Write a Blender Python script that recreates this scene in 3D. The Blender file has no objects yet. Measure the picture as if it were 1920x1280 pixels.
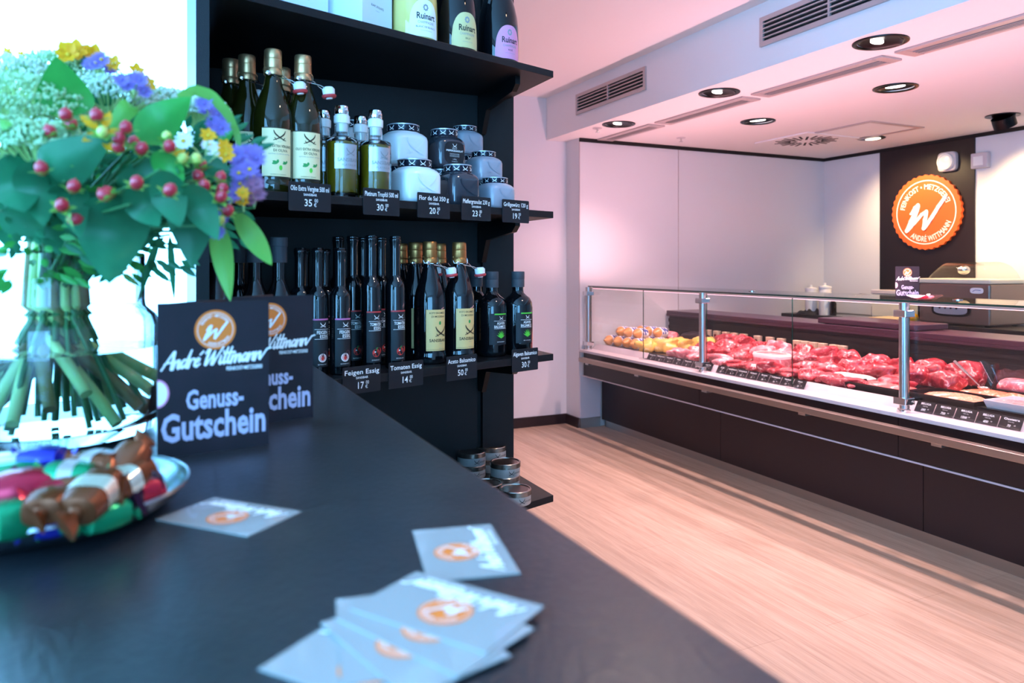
import bpy, bmesh, math, random
from mathutils import Vector, Matrix
random.seed(7)
sc = bpy.context.scene
COL = sc.collection
PI = math.pi
def rad(a): return a*PI/180

# ------------------------------------------------------------------ camera
CZ = 1.38                                   # lens height above the floor
FPX, HOR = 1385.0, 499.0                    # focal length and horizon row for a 1920x1280 frame
YAW = math.atan(650/FPX)
cs, sn = math.cos(YAW), math.sin(YAW)
cam = bpy.data.cameras.new('camera'); camo = bpy.data.objects.new('camera', cam); COL.objects.link(camo)
camo.location = (0, 0, CZ); camo.rotation_euler = (PI/2, 0, -YAW)
cam.sensor_width = 36; cam.lens = 36*FPX/1920
cam.shift_y = -(640-HOR)/1920
cam.clip_start = .02
cam.dof.use_dof = True; cam.dof.focus_distance = 2.1; cam.dof.aperture_fstop = 5.8
sc.camera = camo

# ------------------------------------------------------------------ world, exposure
w = bpy.data.worlds.new('sky'); sc.world = w; w.use_nodes = True
bg = w.node_tree.nodes['Background']
bg.inputs[0].default_value = (.19, .55, 1, 1); bg.inputs[1].default_value = 15
sc.view_settings.view_transform = 'Standard'; sc.view_settings.look = 'None'
sc.view_settings.exposure = 0.2; sc.view_settings.gamma = 1; sc.view_settings.use_curve_mapping = False
cy = sc.cycles
cy.max_bounces = 9; cy.diffuse_bounces = 4; cy.glossy_bounces = 4; cy.transmission_bounces = 9; cy.transparent_max_bounces = 12
cy.sample_clamp_indirect = 6; cy.blur_glossy = .6
cy.use_denoising = True

def sky_portal(name, loc, rot, sx, sy):      # a window's portal: guides sky light, gives none itself
    l = bpy.data.lights.new(name, 'AREA'); l.shape = 'RECTANGLE'; l.size = sx; l.size_y = sy
    l.cycles.is_portal = True
    o = bpy.data.objects.new(name, l); COL.objects.link(o); o.location = loc; o.rotation_euler = rot
XL, XR, YB, YE, ZC, ZS, YW = -1.9, 6.08, -2.8, 5.69, 2.84, 2.475, 2.3   # room: side walls, rear, end wall, ceiling, soffit
sky_portal('window_portal', (XL-.12, -.1, 1.4), (0, -PI/2, 0), 2.3, 4.3)
sky_portal('window_portal', (-.9, YB-.12, 1.4), (PI/2, 0, 0), 1.7, 2.4)
sky_portal('window_portal', (-.9, YW+.12, 1.4), (-PI/2, 0, 0), 1.9, 2.6)

# ------------------------------------------------------------------ materials
def lin(c):
    if isinstance(c, str):
        c = c.lstrip('#'); c = [int(c[i:i+2], 16)/255 for i in (0, 2, 4)]
        c = [x/12.92 if x <= .04045 else ((x+.055)/1.055)**2.4 for x in c]
    return (*c[:3], 1)
def mat(name, col, rough=.5, metal=0, trans=0, ior=1.45, coat=0, bump=None, var=None, spec=.5, sss=0, emit=0):
    """var = (second colour, noise scale, (stretch xyz), contrast) ; bump = (scale, strength)"""
    m = bpy.data.materials.new(name); m.use_nodes = True
    nt = m.node_tree; b = nt.nodes['Principled BSDF']
    b.inputs['Base Color'].default_value = lin(col); b.inputs['Roughness'].default_value = rough
    b.inputs['Metallic'].default_value = metal; b.inputs['Transmission Weight'].default_value = trans
    b.inputs['IOR'].default_value = ior; b.inputs['Coat Weight'].default_value = coat; b.inputs['Coat Roughness'].default_value = .03
    b.inputs['Specular IOR Level'].default_value = spec
    if sss: b.inputs['Subsurface Weight'].default_value = sss; b.inputs['Subsurface Scale'].default_value = .01
    if emit: b.inputs['Emission Color'].default_value = lin(col); b.inputs['Emission Strength'].default_value = emit
    tc = nt.nodes.new('ShaderNodeTexCoord') if (bump or var) else None
    if var:
        c2, scale, st, con = var
        mp = nt.nodes.new('ShaderNodeMapping'); mp.inputs['Scale'].default_value = st
        nz = nt.nodes.new('ShaderNodeTexNoise'); nz.inputs['Scale'].default_value = scale; nz.inputs['Detail'].default_value = 5
        rp = nt.nodes.new('ShaderNodeValToRGB')
        rp.color_ramp.elements[0].position = .5-con; rp.color_ramp.elements[1].position = .5+con
        rp.color_ramp.elements[0].color = lin(col); rp.color_ramp.elements[1].color = lin(c2)
        nt.links.new(tc.outputs['Object'], mp.inputs[0]); nt.links.new(mp.outputs[0], nz.inputs['Vector'])
        nt.links.new(nz.outputs[0], rp.inputs[0]); nt.links.new(rp.outputs[0], b.inputs['Base Color'])
    if bump:
        nb = nt.nodes.new('ShaderNodeTexNoise'); nb.inputs['Scale'].default_value = bump[0]; nb.inputs['Detail'].default_value = 3
        bp = nt.nodes.new('ShaderNodeBump'); bp.inputs['Strength'].default_value = bump[1]; bp.inputs['Distance'].default_value = .002
        nt.links.new(tc.outputs['Object'], nb.inputs['Vector']); nt.links.new(nb.outputs[0], bp.inputs['Height'])
        nt.links.new(bp.outputs[0], b.inputs['Normal'])
    return m
def emat(name, col, s):
    m = bpy.data.materials.new(name); m.use_nodes = True; nt = m.node_tree
    e = nt.nodes.new('ShaderNodeEmission'); e.inputs[0].default_value = lin(col); e.inputs[1].default_value = s
    nt.links.new(e.outputs[0], nt.nodes['Material Output'].inputs[0]); nt.nodes.remove(nt.nodes['Principled BSDF']); return m
def pane_mat(name, tint, refl=1.0):              # thin clear sheet: see-through, more mirror-like at a glancing angle
    m = bpy.data.materials.new(name); m.use_nodes = True; nt = m.node_tree
    t = nt.nodes.new('ShaderNodeBsdfTransparent'); t.inputs[0].default_value = (*tint, 1)
    g = nt.nodes.new('ShaderNodeBsdfGlossy'); g.inputs['Roughness'].default_value = .01
    f = nt.nodes.new('ShaderNodeLayerWeight'); f.inputs[0].default_value = .5
    q = nt.nodes.new('ShaderNodeMath'); q.operation = 'POWER'; q.inputs[1].default_value = 5
    k = nt.nodes.new('ShaderNodeMath'); k.operation = 'MULTIPLY_ADD'; k.inputs[1].default_value = .9*min(1, refl); k.inputs[2].default_value = .035*refl
    mx = nt.nodes.new('ShaderNodeMixShader')
    nt.links.new(f.outputs['Facing'], q.inputs[0]); nt.links.new(q.outputs[0], k.inputs[0]); nt.links.new(k.outputs[0], mx.inputs[0])
    nt.links.new(t.outputs[0], mx.inputs[1]); nt.links.new(g.outputs[0], mx.inputs[2])
    nt.links.new(mx.outputs[0], nt.nodes['Material Output'].inputs[0]); nt.nodes.remove(nt.nodes['Principled BSDF']); return m
def wood_mat():
    m = mat('floor_oak', '#b89a80', .42, bump=(60, .06)); nt = m.node_tree; b = nt.nodes['Principled BSDF']
    tc = nt.nodes.new('ShaderNodeTexCoord'); mp = nt.nodes.new('ShaderNodeMapping'); mp.inputs['Scale'].default_value = (16, 1.0, 1)
    n1 = nt.nodes.new('ShaderNodeTexNoise'); n1.inputs['Scale'].default_value = 1.6; n1.inputs['Detail'].default_value = 8; n1.inputs['Roughness'].default_value = .62; n1.inputs['Distortion'].default_value = .7
    r1 = nt.nodes.new('ShaderNodeValToRGB'); e = r1.color_ramp.elements
    e[0].position = .25; e[0].color = lin('#a18976'); e[1].position = .75; e[1].color = lin('#c6b09e')
    mp2 = nt.nodes.new('ShaderNodeMapping'); mp2.inputs['Scale'].default_value = (90, 2.2, 1)
    n2 = nt.nodes.new('ShaderNodeTexNoise'); n2.inputs['Scale'].default_value = 2.5; n2.inputs['Detail'].default_value = 4
    r2 = nt.nodes.new('ShaderNodeValToRGB'); r2.color_ramp.elements[0].position = .33; r2.color_ramp.elements[0].color = (.84, .82, .81, 1); r2.color_ramp.elements[1].position = .55; r2.color_ramp.elements[1].color = (1, 1, 1, 1)
    mp3 = nt.nodes.new('ShaderNodeMapping'); mp3.inputs['Rotation'].default_value = (0, 0, PI/2)
    br = nt.nodes.new('ShaderNodeTexBrick'); br.inputs['Color1'].default_value = (1, 1, 1, 1); br.inputs['Color2'].default_value = (.95, .945, .94, 1); br.inputs['Mortar'].default_value = (.72, .68, .64, 1)
    br.inputs['Scale'].default_value = 1; br.inputs['Mortar Size'].default_value = .0012; br.inputs['Brick Width'].default_value = 1.5; br.inputs['Row Height'].default_value = .23; br.offset = .37
    x1 = nt.nodes.new('ShaderNodeMixRGB'); x1.blend_type = 'MULTIPLY'; x1.inputs[0].default_value = 1
    x2 = nt.nodes.new('ShaderNodeMixRGB'); x2.blend_type = 'MULTIPLY'; x2.inputs[0].default_value = 1
    L = nt.links.new
    for p in (mp, mp2, mp3): L(tc.outputs['Object'], p.inputs[0])
    L(mp.outputs[0], n1.inputs[0]); L(n1.outputs[0], r1.inputs[0]); L(mp2.outputs[0], n2.inputs[0]); L(n2.outputs[0], r2.inputs[0]); L(mp3.outputs[0], br.inputs[0])
    L(r1.outputs[0], x1.inputs[1]); L(r2.outputs[0], x1.inputs[2]); L(x1.outputs[0], x2.inputs[1]); L(br.outputs[0], x2.inputs[2]); L(x2.outputs[0], b.inputs['Base Color'])
    return m
def meat_mat(name, a, b_, c, scale=16):
    m = mat(name, a, .32, coat=.35, bump=(45, .35)); nt = m.node_tree; b = nt.nodes['Principled BSDF']
    tc = nt.nodes.new('ShaderNodeTexCoord'); n = nt.nodes.new('ShaderNodeTexNoise'); n.inputs['Scale'].default_value = scale; n.inputs['Detail'].default_value = 6; n.inputs['Distortion'].default_value = 1.6
    r = nt.nodes.new('ShaderNodeValToRGB'); e = r.color_ramp.elements
    e[0].position = .34; e[0].color = lin(a); e[1].position = .52; e[1].color = lin(b_)
    k = e.new(.575); k.color = lin(b_); k2 = e.new(.63); k2.color = lin(c)
    n.inputs['Roughness'].default_value = .6
    oi = nt.nodes.new('ShaderNodeObjectInfo'); ad = nt.nodes.new('ShaderNodeVectorMath'); ad.operation = 'ADD'
    nt.links.new(tc.outputs['Object'], ad.inputs[0]); nt.links.new(oi.outputs['Location'], ad.inputs[1])
    nt.links.new(ad.outputs[0], n.inputs[0]); nt.links.new(n.outputs[0], r.inputs[0]); nt.links.new(r.outputs[0], b.inputs['Base Color'])
    return m
M = dict(
 wall=mat('wall_white', '#dcd8da', .6, bump=(300, .03)), ceil=mat('ceiling_white', '#e6e2e2', .75), gloss=mat('panel_white', '#dad7d8', .3),
 floor=wood_mat(), base=mat('dark_baseboard', '#2a1d1f', .45), black=mat('black_paint', '#121316', .45),
 table=mat('table_slate', '#171b21', .3, bump=(220, .25), var=('#28282b', 14, (1, 1, 1), .28), spec=.9),
 shelf=mat('black_board', '#0b0c0f', .42, bump=(700, .35), spec=.35), steel_dark=mat('black_steel', '#0b0b0d', .3, metal=.4),
 steel=mat('brushed_steel', '#b9b6b4', .28, metal=1, bump=(90, .05)), chrome=mat('chrome', '#d8d8d8', .08, metal=1), rail=mat('bumper_rail', '#a39387', .32, metal=.85),
 white_metal=mat('white_metal', '#c6bcbf', .35), alu=mat('grey_aluminium', '#b9adab', .4, metal=.35), dark=mat('grille_dark', '#0c0a0b', .7),
 panel=mat('aubergine_panel', '#1c1417', .33), panel2=mat('aubergine_panel_lower', '#211519', .4), ledge=mat('dark_ledge', '#3b2230', .28),
 glass=pane_mat('counter_glass', (.97, .985, .98), 1.1), window=pane_mat('window_glass', (.97, .99, 1)), gedge=mat('glass_edge', '#0d3a30', .12, coat=.6),
 frame=mat('window_frame', '#3a3e44', .4, metal=.3),
 vase=mat('clear_glass', (.93, .99, .98), .0, trans=1, ior=1.45), water=mat('water', (.9, .98, .97), .0, trans=1, ior=1.33),
 botglass=mat('dark_bottle_glass', (.003, .0034, .0045), .04, coat=.25), oilglass=mat('green_bottle_glass', (.014, .012, .0015), .045, coat=.3),
 gold=mat('gold_foil', '#c9a074', .36, metal=.9, bump=(30, .1)), goldd=mat('bronze_foil', '#b8824c', .36, metal=.9, bump=(30, .1)),
 cream=mat('cream_label', '#ecd8a4', .55), kraft=mat('kraft_label', '#dfba78', .5), white=mat('white_print', '#f2f1ee', .55), porcelain=mat('porcelain', '#eceae6', .2),
 red=mat('red_rubber', '#c13a3c', .5), blabel=mat('black_label', '#14151a', .5), inkb=mat('brown_ink', '#3a2a1c', .6), ink=mat('black_ink', '#1b1a1c', .6), grey_ink=mat('grey_ink', '#8f8f90', .6),
 green=mat('green_print', '#2f8f45', .5), lgreen=mat('lime_print', '#58c23a', .5), tomato=mat('tomato_print', '#d3362c', .45), pinkp=mat('pink_print', '#c76a9d', .5), figp=mat('fig_print', '#e0a7a0', .5), figd=mat('fig_dark', '#57303c', .5),
 capg=mat('grey_stopper', '#3b3e44', .6), clear=mat('clear_flask_glass', (.97, .99, 1), .0, trans=1, ior=1.3), oil=mat('golden_oil', (.17, .11, .004), .08, coat=.7), silver=mat('silver_label', '#b4b6ba', .35, metal=.6),
 jarw=mat('white_ceramic', '#dfe2e4', .22, coat=.3), jard=mat('smoky_jar', '#30333b', .1, coat=.7), jarg=mat('grey_ceramic', '#9a9aa4', .25, coat=.3), lid=mat('dark_blue_band', '#171c2c', .25, metal=.3), lidtop=mat('lid_top', '#c9ccd2', .3, metal=.6),
 wine=mat('pale_wine_glass', (.72, .56, .17), .06, coat=.5), pinkl=mat('pink_label', '#e68fb0', .5), yell=mat('yellow_label', '#d9c489', .5), carton=mat('white_carton', '#e3e7ec', .5),
 orange=mat('orange_sign', '#e4602a', .42), orange2=mat('orange_print', '#ea7a2c', .45), card=mat('voucher_card', '#18161c', .45, var=('#261e27', 30, (1, 1, 1), .3), spec=.4), lilac=mat('lilac_print', '#b9b4cf', .5),
 bcard=mat('business_card', '#a09e9b', .2, coat=.6), tag=mat('tag_black', '#131318', .42), tin=mat('tin_metal', '#a89a90', .25, metal=.95), tinb=mat('tin_label', '#b8b3ae', .4, metal=.4), tinl=mat('tin_lid', '#6b5548', .25, metal=.9),
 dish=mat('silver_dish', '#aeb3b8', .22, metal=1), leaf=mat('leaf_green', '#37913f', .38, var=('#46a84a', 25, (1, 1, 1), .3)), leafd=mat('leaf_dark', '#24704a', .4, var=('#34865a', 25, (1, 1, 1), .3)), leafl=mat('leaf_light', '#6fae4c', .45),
 stem=mat('stem_green', '#a5cf72', .45, var=('#cbe39e', 40, (1, 1, .3), .3)), stemd=mat('stem_dark_green', '#34703a', .5), stemb=mat('stem_olive', '#7d7444', .5), umbel=mat('umbel_green', '#c3e2b4', .6), umbel2=mat('umbel_white', '#deebd9', .6), berry=mat('red_berry', '#c02636', .28, coat=.4), berryg=mat('pale_berry', '#c9cf6a', .3), sepal=mat('sepal_green', '#78b04b', .5),
 aster=mat('purple_petals', '#8d78c4', .6), asterp=mat('mauve_petals', '#b07a9b', .6), yellow=mat('yellow_petals', '#f0ab12', .55), daisy=mat('white_petals', '#f0f2ee', .6), pollen=mat('yellow_centre', '#d8a81d', .6),
 warm_lamp=emat('warm_lamp', '#ffe9c4', 8), lamp=emat('white_lamp', '#fff6f2', 9), socket_plate=mat('beige_plate', '#c0a98f', .5), dred=mat('dark_red_print', '#6b1f22', .5),
 beef=meat_mat('beef_red', '#8e1a26', '#c2414a', '#edbcb4', 26), beefd=meat_mat('beef_dark', '#6d101b', '#a02b36', '#de9a92', 22), pork=meat_mat('pork_pink', '#c25862', '#dd8a8e', '#f4dcd4', 18), fat=mat('white_fat', '#f3e6de', .35, coat=.3), mince=meat_mat('mince_red', '#b03a3c', '#cf5f5c', '#e09a90', 60), minceb=meat_mat('mince_brown', '#a8674e', '#c98c6c', '#dcb496', 60), chicken=meat_mat('chicken_yellow', '#e0a53c', '#edc063', '#f6dc9c', 8), salmon=meat_mat('salmon_orange', '#d9583c', '#e8805e', '#f2b49c', 30),
 sausage=mat('sausage_skin', '#c98a4a', .3, coat=.4), slabel=mat('sausage_label', '#e8e6ec', .5), sblue=mat('blue_print', '#2d3f94', .5), tray=mat('black_tray', '#0e0d0f', .22), plastic=pane_mat('plastic_film', (.93, .9, .95), 2.2),
 ink_red=mat('vacuum_stainless', '#8c7a70', .3, metal=.7), pgrey=mat('control_grey', '#9aa0ac', .4), dome=pane_mat('clear_dome', (.97, .96, .93), 1.0), beige=mat('beige_plastic', '#d8d2bf', .45), lemon=mat('lemon', '#f0ae18', .4, bump=(120, .3)), towel=mat('dark_towel', '#23252c', .9, bump=(200, .5)), board=mat('wood_board', '#d9bf97', .5), lilw=mat('cabinet_white', '#cfcdd6', .4),
 copper=mat('copper_wrap', '#7a3f22', .25, metal=.55), cgreen=mat('green_wrap', '#12925f', .22, metal=.5), cred=mat('red_wrap', '#b3203a', .2, metal=.5), cpurple=mat('purple_wrap', '#3a1730', .25, metal=.5), cblue=mat('blue_wrap', '#2a2f9c', .25, metal=.5), cgold=mat('gold_wrap', '#e9dfc8', .2, metal=.6), pink_txt=mat('salmon_print', '#d9807a', .5),
)

def translucent(k, f=.35):                      # leaves and petals let light through
    m = M[k]; nt = m.node_tree; b = nt.nodes['Principled BSDF']; t = nt.nodes.new('ShaderNodeBsdfTranslucent'); mx = nt.nodes.new('ShaderNodeMixShader'); mx.inputs[0].default_value = f
    src = b.inputs['Base Color']
    if src.is_linked: nt.links.new(src.links[0].from_socket, t.inputs[0])
    else: t.inputs[0].default_value = src.default_value
    nt.links.new(b.outputs[0], mx.inputs[1]); nt.links.new(t.outputs[0], mx.inputs[2]); nt.links.new(mx.outputs[0], nt.nodes['Material Output'].inputs[0])
for k in ('leaf', 'leafd', 'leafl', 'aster', 'asterp', 'yellow', 'daisy', 'umbel', 'umbel2', 'sepal'): translucent(k)
# ------------------------------------------------------------------ mesh builder
_tc = {}
def text_data(s, shear, bold, align):
    k = (s, shear, bold, align)
    if k not in _tc:
        cu = bpy.data.curves.new('lettering', 'FONT'); cu.body = s; cu.size = 1; cu.align_x = align; cu.shear = shear; cu.offset = bold; cu.resolution_u = 2
        o = bpy.data.objects.new('lettering', cu); me = bpy.data.meshes.new_from_object(o)
        _tc[k] = ([tuple(v.co) for v in me.vertices], [tuple(p.vertices) for p in me.polygons])
        bpy.data.objects.remove(o); bpy.data.curves.remove(cu); bpy.data.meshes.remove(me)
    return _tc[k]
class MB:
    def __init__(s): s.v = []; s.f = []; s.m = []; s.s = []
    def add(s, vs, fs, mi=0, sm=True, fn=None):
        b = len(s.v); s.v += [tuple(fn(*p)) if fn else tuple(p) for p in vs]
        s.f += [tuple(i+b for i in f) for f in fs]; s.m += [mi]*len(fs); s.s += [sm]*len(fs); return s
    def box(s, x0, x1, y0, y1, z0, z1, mi=0, fn=None):
        return s.add([(x, y, z) for x in (x0, x1) for y in (y0, y1) for z in (z0, z1)], [(0, 1, 3, 2), (4, 6, 7, 5), (0, 4, 5, 1), (2, 3, 7, 6), (0, 2, 6, 4), (1, 5, 7, 3)], mi, False, fn)
    def prism(s, poly, z0, z1, mi=0, fn=None):
        n = len(poly)
        return s.add([(x, y, z0) for x, y in poly]+[(x, y, z1) for x, y in poly], [tuple(range(n-1, -1, -1)), tuple(range(n, 2*n))]+[(i, (i+1) % n, n+(i+1) % n, n+i) for i in range(n)], mi, False, fn)
    def loft(s, rings, mi=0, cap=(True, True), fn=None):     # rings: lists of points with equal count
        n = len(rings[0]); vs = [p for r in rings for p in r]; fs = []
        for k in range(len(rings)-1):
            for i in range(n): fs.append((k*n+i, k*n+(i+1) % n, (k+1)*n+(i+1) % n, (k+1)*n+i))
        if cap[0]: fs.append(tuple(range(n-1, -1, -1)))
        if cap[1]: fs.append(tuple(range((len(rings)-1)*n, len(rings)*n)))
        return s.add(vs, fs, mi, True, fn)
    def lathe(s, prof, n=28, mi=0, c=(0, 0, 0), mod=None, cap=(True, True), fn=None):
        R = []
        for r, z in prof:
            R.append([(c[0]+r*(mod(a, z) if mod else 1)*math.cos(a), c[1]+r*(mod(a, z) if mod else 1)*math.sin(a), c[2]+z) for a in (2*PI*i/n for i in range(n))])
        return s.loft(R, mi, cap, fn)
    def tube(s, pts, r, n=8, mi=0, fn=None):
        pts = [Vector(p) for p in pts]; rs = r if isinstance(r, (list, tuple)) else [r]*len(pts); R = []; pu = None
        for i, p in enumerate(pts):
            t = (pts[min(i+1, len(pts)-1)]-pts[max(i-1, 0)]).normalized()
            u = t.cross(Vector((0, 0, 1))) if pu is None else pu-t*pu.dot(t)
            if u.length < 1e-4: u = t.cross(Vector((1, 0, 0)))
            u.normalize(); pu = u; q = t.cross(u)
            R.append([tuple(p+(u*math.cos(a)+q*math.sin(a))*rs[i]) for a in (2*PI*k/n for k in range(n))])
        return s.loft(R, mi, (True, True), fn)
    def ball(s, c, r, mi=0, nu=10, nv=6, sc_=(1, 1, 1), fn=None):
        R = [[(c[0]+r*sc_[0]*math.sin(t)*math.cos(2*PI*i/nu), c[1]+r*sc_[1]*math.sin(t)*math.sin(2*PI*i/nu), c[2]-r*sc_[2]*math.cos(t)) for i in range(nu)] for t in (max(.08, min(PI-.08, PI*k/nv)) for k in range(nv+1))]
        return s.loft(R, mi, (True, True), fn)
    def sheet(s, fn, nu, nv, mi=0):
        vs = [fn(i/nu, j/nv) for j in range(nv+1) for i in range(nu+1)]; k = nu+1
        return s.add(vs, [(j*k+i, j*k+i+1, (j+1)*k+i+1, (j+1)*k+i) for j in range(nv) for i in range(nu)], mi, True)
    def disc2(s, cx, cy, r, mi=0, fn=None, n=32, ry=None, z=0):
        ry = ry or r
        return s.add([(cx+r*math.cos(2*PI*i/n), cy+ry*math.sin(2*PI*i/n), z) for i in range(n)], [tuple(range(n))], mi, False, fn)
    def ring2(s, cx, cy, r0, r1, mi=0, fn=None, n=40, z=0):
        vs = [(cx+r*math.cos(2*PI*i/n), cy+r*math.sin(2*PI*i/n), z) for r in (r0, r1) for i in range(n)]
        return s.add(vs, [(i, n+i, n+(i+1) % n, (i+1) % n) for i in range(n)], mi, False, fn)
    def rect2(s, x0, x1, y0, y1, mi=0, fn=None, n=1, z=0):
        vs = [(x0+(x1-x0)*i/n, y, z) for y in (y0, y1) for i in range(n+1)]
        return s.add(vs, [(i, i+1, n+2+i, n+1+i) for i in range(n)], mi, False, fn)
    def poly2(s, pts, mi=0, fn=None, z=0):
        return s.add([(x, y, z) for x, y in pts], [tuple(range(len(pts)))], mi, False, fn)
    def stroke2(s, pts, mi=0, fn=None, z=0):         # pts: (x, y, half width); a brush stroke with round joints
        dz = max(p[2] for p in pts)*.012; i = 0
        for (x0, y0, w0), (x1, y1, w1) in zip(pts, pts[1:]):
            z += dz
            d = math.hypot(x1-x0, y1-y0) or 1e-9; nx, ny = -(y1-y0)/d, (x1-x0)/d
            s.add([(x0-nx*w0, y0-ny*w0, z), (x1-nx*w1, y1-ny*w1, z), (x1+nx*w1, y1+ny*w1, z), (x0+nx*w0, y0+ny*w0, z)], [(0, 1, 2, 3)], mi, False, fn)
        for x, y, w_ in pts: z += dz; s.disc2(x, y, w_, mi, fn, 12, z=z)
        return s
    def text(s, t, size, x, y, mi=0, fn=None, align='CENTER', shear=0, bold=0, sx=1, z=0, width=None):
        vs, fs = text_data(t, shear, bold, align)
        if width:
            ww = max(v[0] for v in vs)-min(v[0] for v in vs); sx = width/(ww*size)
        return s.add([(x+v[0]*size*sx, y+v[1]*size, z) for v in vs], fs, mi, False, fn)
    def build(s, name, mats, parent=None, bevel=0, loc=None, rot=None, sharp=38, seg=2, local=False):
        me = bpy.data.meshes.new(name)
        org = parent.location if (parent is not None and parent.get('_w') and not local) else None
        vs = [(x-org[0], y-org[1], z-org[2]) for x, y, z in s.v] if org is not None else s.v
        me.from_pydata(vs, [], s.f)
        if not isinstance(mats, (list, tuple)): mats = [mats]
        for m in mats: me.materials.append(M[m] if isinstance(m, str) else m)
        me.polygons.foreach_set('material_index', s.m); me.polygons.foreach_set('use_smooth', s.s)
        if any(s.s): me.set_sharp_from_angle(angle=rad(sharp))
        me.update()
        o = bpy.data.objects.new(name, me); COL.objects.link(o)
        if parent is not None: o.parent = parent
        if loc is not None: o.location = loc
        if rot is not None: o.rotation_euler = rot
        if bevel:
            b = o.modifiers.new('edge', 'BEVEL'); b.width = bevel; b.segments = seg; b.limit_method = 'ANGLE'; b.angle_limit = rad(40)
        return o
def tag(o, label, cat, group=None, kind=None):
    if label: o['label'] = label
    if cat: o['category'] = cat
    if group: o['group'] = group
    if kind: o['kind'] = kind
    return o
def thing(name, label, cat, loc=(0, 0, 0), rz=0, group=None, world=False):
    o = bpy.data.objects.new(name, None); COL.objects.link(o); o.empty_display_size = .05
    o.location = loc; o.rotation_euler = (0, 0, rz)
    if world: o['_w'] = 1                       # its parts are given in room coordinates
    return tag(o, label, cat, group)
def struct(o): o['kind'] = 'structure'; return o
def kids(o): return [c for c in list(COL.objects) if c.parent == o]
def copy_tree(o, parent=None):
    c = o.copy(); COL.objects.link(c)
    if parent is not None: c.parent = parent
    for k in list(o.children): copy_tree(k, c)
    return c
def clone(root, loc, rz, label, group=None):
    c = copy_tree(root); c.location = loc; c.rotation_euler = (0, 0, rz); return tag(c, label, None, group)
class Proto:                                     # first use moves the original, later uses copy it
    def __init__(s, root): s.r = root; s.used = False
    def put(s, loc, rz, label, group=None):
        if not s.used: s.used = True; s.r.location = loc; s.r.rotation_euler = (0, 0, rz); return tag(s.r, label, None, group)
        return clone(s.r, loc, rz, label, group)
ORD = ['first', 'second', 'third', 'fourth', 'fifth', 'sixth', 'seventh', 'eighth', 'ninth', 'tenth', 'eleventh', 'twelfth', 'thirteenth', 'fourteenth', 'fifteenth', 'sixteenth']

# rays through a point of the frame, met with a plane of the room
def ray(u, v): r = (u-960)/FPX; return (sn+r*cs, cs-r*sn, (HOR-v)/FPX)
def on_z(u, v, z): d = ray(u, v); t = (z-CZ)/d[2]; return Vector((d[0]*t, d[1]*t, z))
def on_y(u, v, y): d = ray(u, v); t = y/d[1]; return Vector((d[0]*t, y, CZ+d[2]*t))
def on_x(u, v, x): d = ray(u, v); t = x/d[0]; return Vector((x, d[1]*t, CZ+d[2]*t))
def at(u, v, t): d = ray(u, v); return Vector((d[0]*t, d[1]*t, CZ+d[2]*t))

# printed marks: fn maps a flat (x, y, z) label plane to the surface it is printed on
def face_y(d, x0=0, z0=0): return lambda x, y, z: (x0+x, -d-z, z0+y)           # a flat face towards -Y
def wrap(r, z0=0): return lambda x, y, z: ((r+z)*math.sin(x/r), -(r+z)*math.cos(x/r), z0+y)
def arc_text(mb, t, size, R, mid, mi, fn, cx=0, cy=0, bottom=False, sx=1, bold=0, z=0):
    def g(x, y, zz):
        a = x/R
        if bottom: q = ((R-y)*math.sin(a+mid), -(R-y)*math.cos(a+mid))
        else: q = ((R+y)*math.sin(a+mid), (R+y)*math.cos(a+mid))
        return fn(cx+q[0], cy+q[1], zz)
    mb.text(t, size, 0, 0, mi, g, sx=sx, bold=bold, z=z)
WPTS = [(-.42, -.02, .035), (-.30, .14, .05), (-.20, .20, .06), (-.26, .04, .075), (-.40, -.24, .085), (-.54, -.48, .06), (-.34, -.30, .05), (-.10, -.06, .05), (.05, .02, .05), (0, -.2, .06), (-.03, -.43, .06), (.16, -.2, .055), (.38, .12, .055), (.57, .36, .05)]
def emblem(mb, cx, cy, R, fn, mo, mw, z0=.0003, scallop=True, small=False):
    n = 108
    pts = [(cx+R*(1+(.018*math.cos(36*2*PI*i/n) if scallop else 0))*math.cos(2*PI*i/n), cy+R*(1+(.018*math.cos(36*2*PI*i/n) if scallop else 0))*math.sin(2*PI*i/n)) for i in range(n)]
    mb.poly2(pts, mo, fn, z0); z1 = z0+max(.0003, R*.004)
    mb.ring2(cx, cy, R*.84, R*.868, mw, fn, 56, z1)
    mb.stroke2([(cx+x*R, cy+y*R, w_*R) for x, y, w_ in WPTS], mw, fn, z1)
    arc_text(mb, 'FEINKOST • METZGEREI', R*.2, R*.64, -.07, mw, fn, cx, cy, sx=.68, bold=.012, z=z1)
    arc_text(mb, 'ANDRÉ WITTMANN', R*.2, R*.79, .28, mw, fn, cx, cy, True, sx=.68, bold=.012, z=z1)
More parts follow.
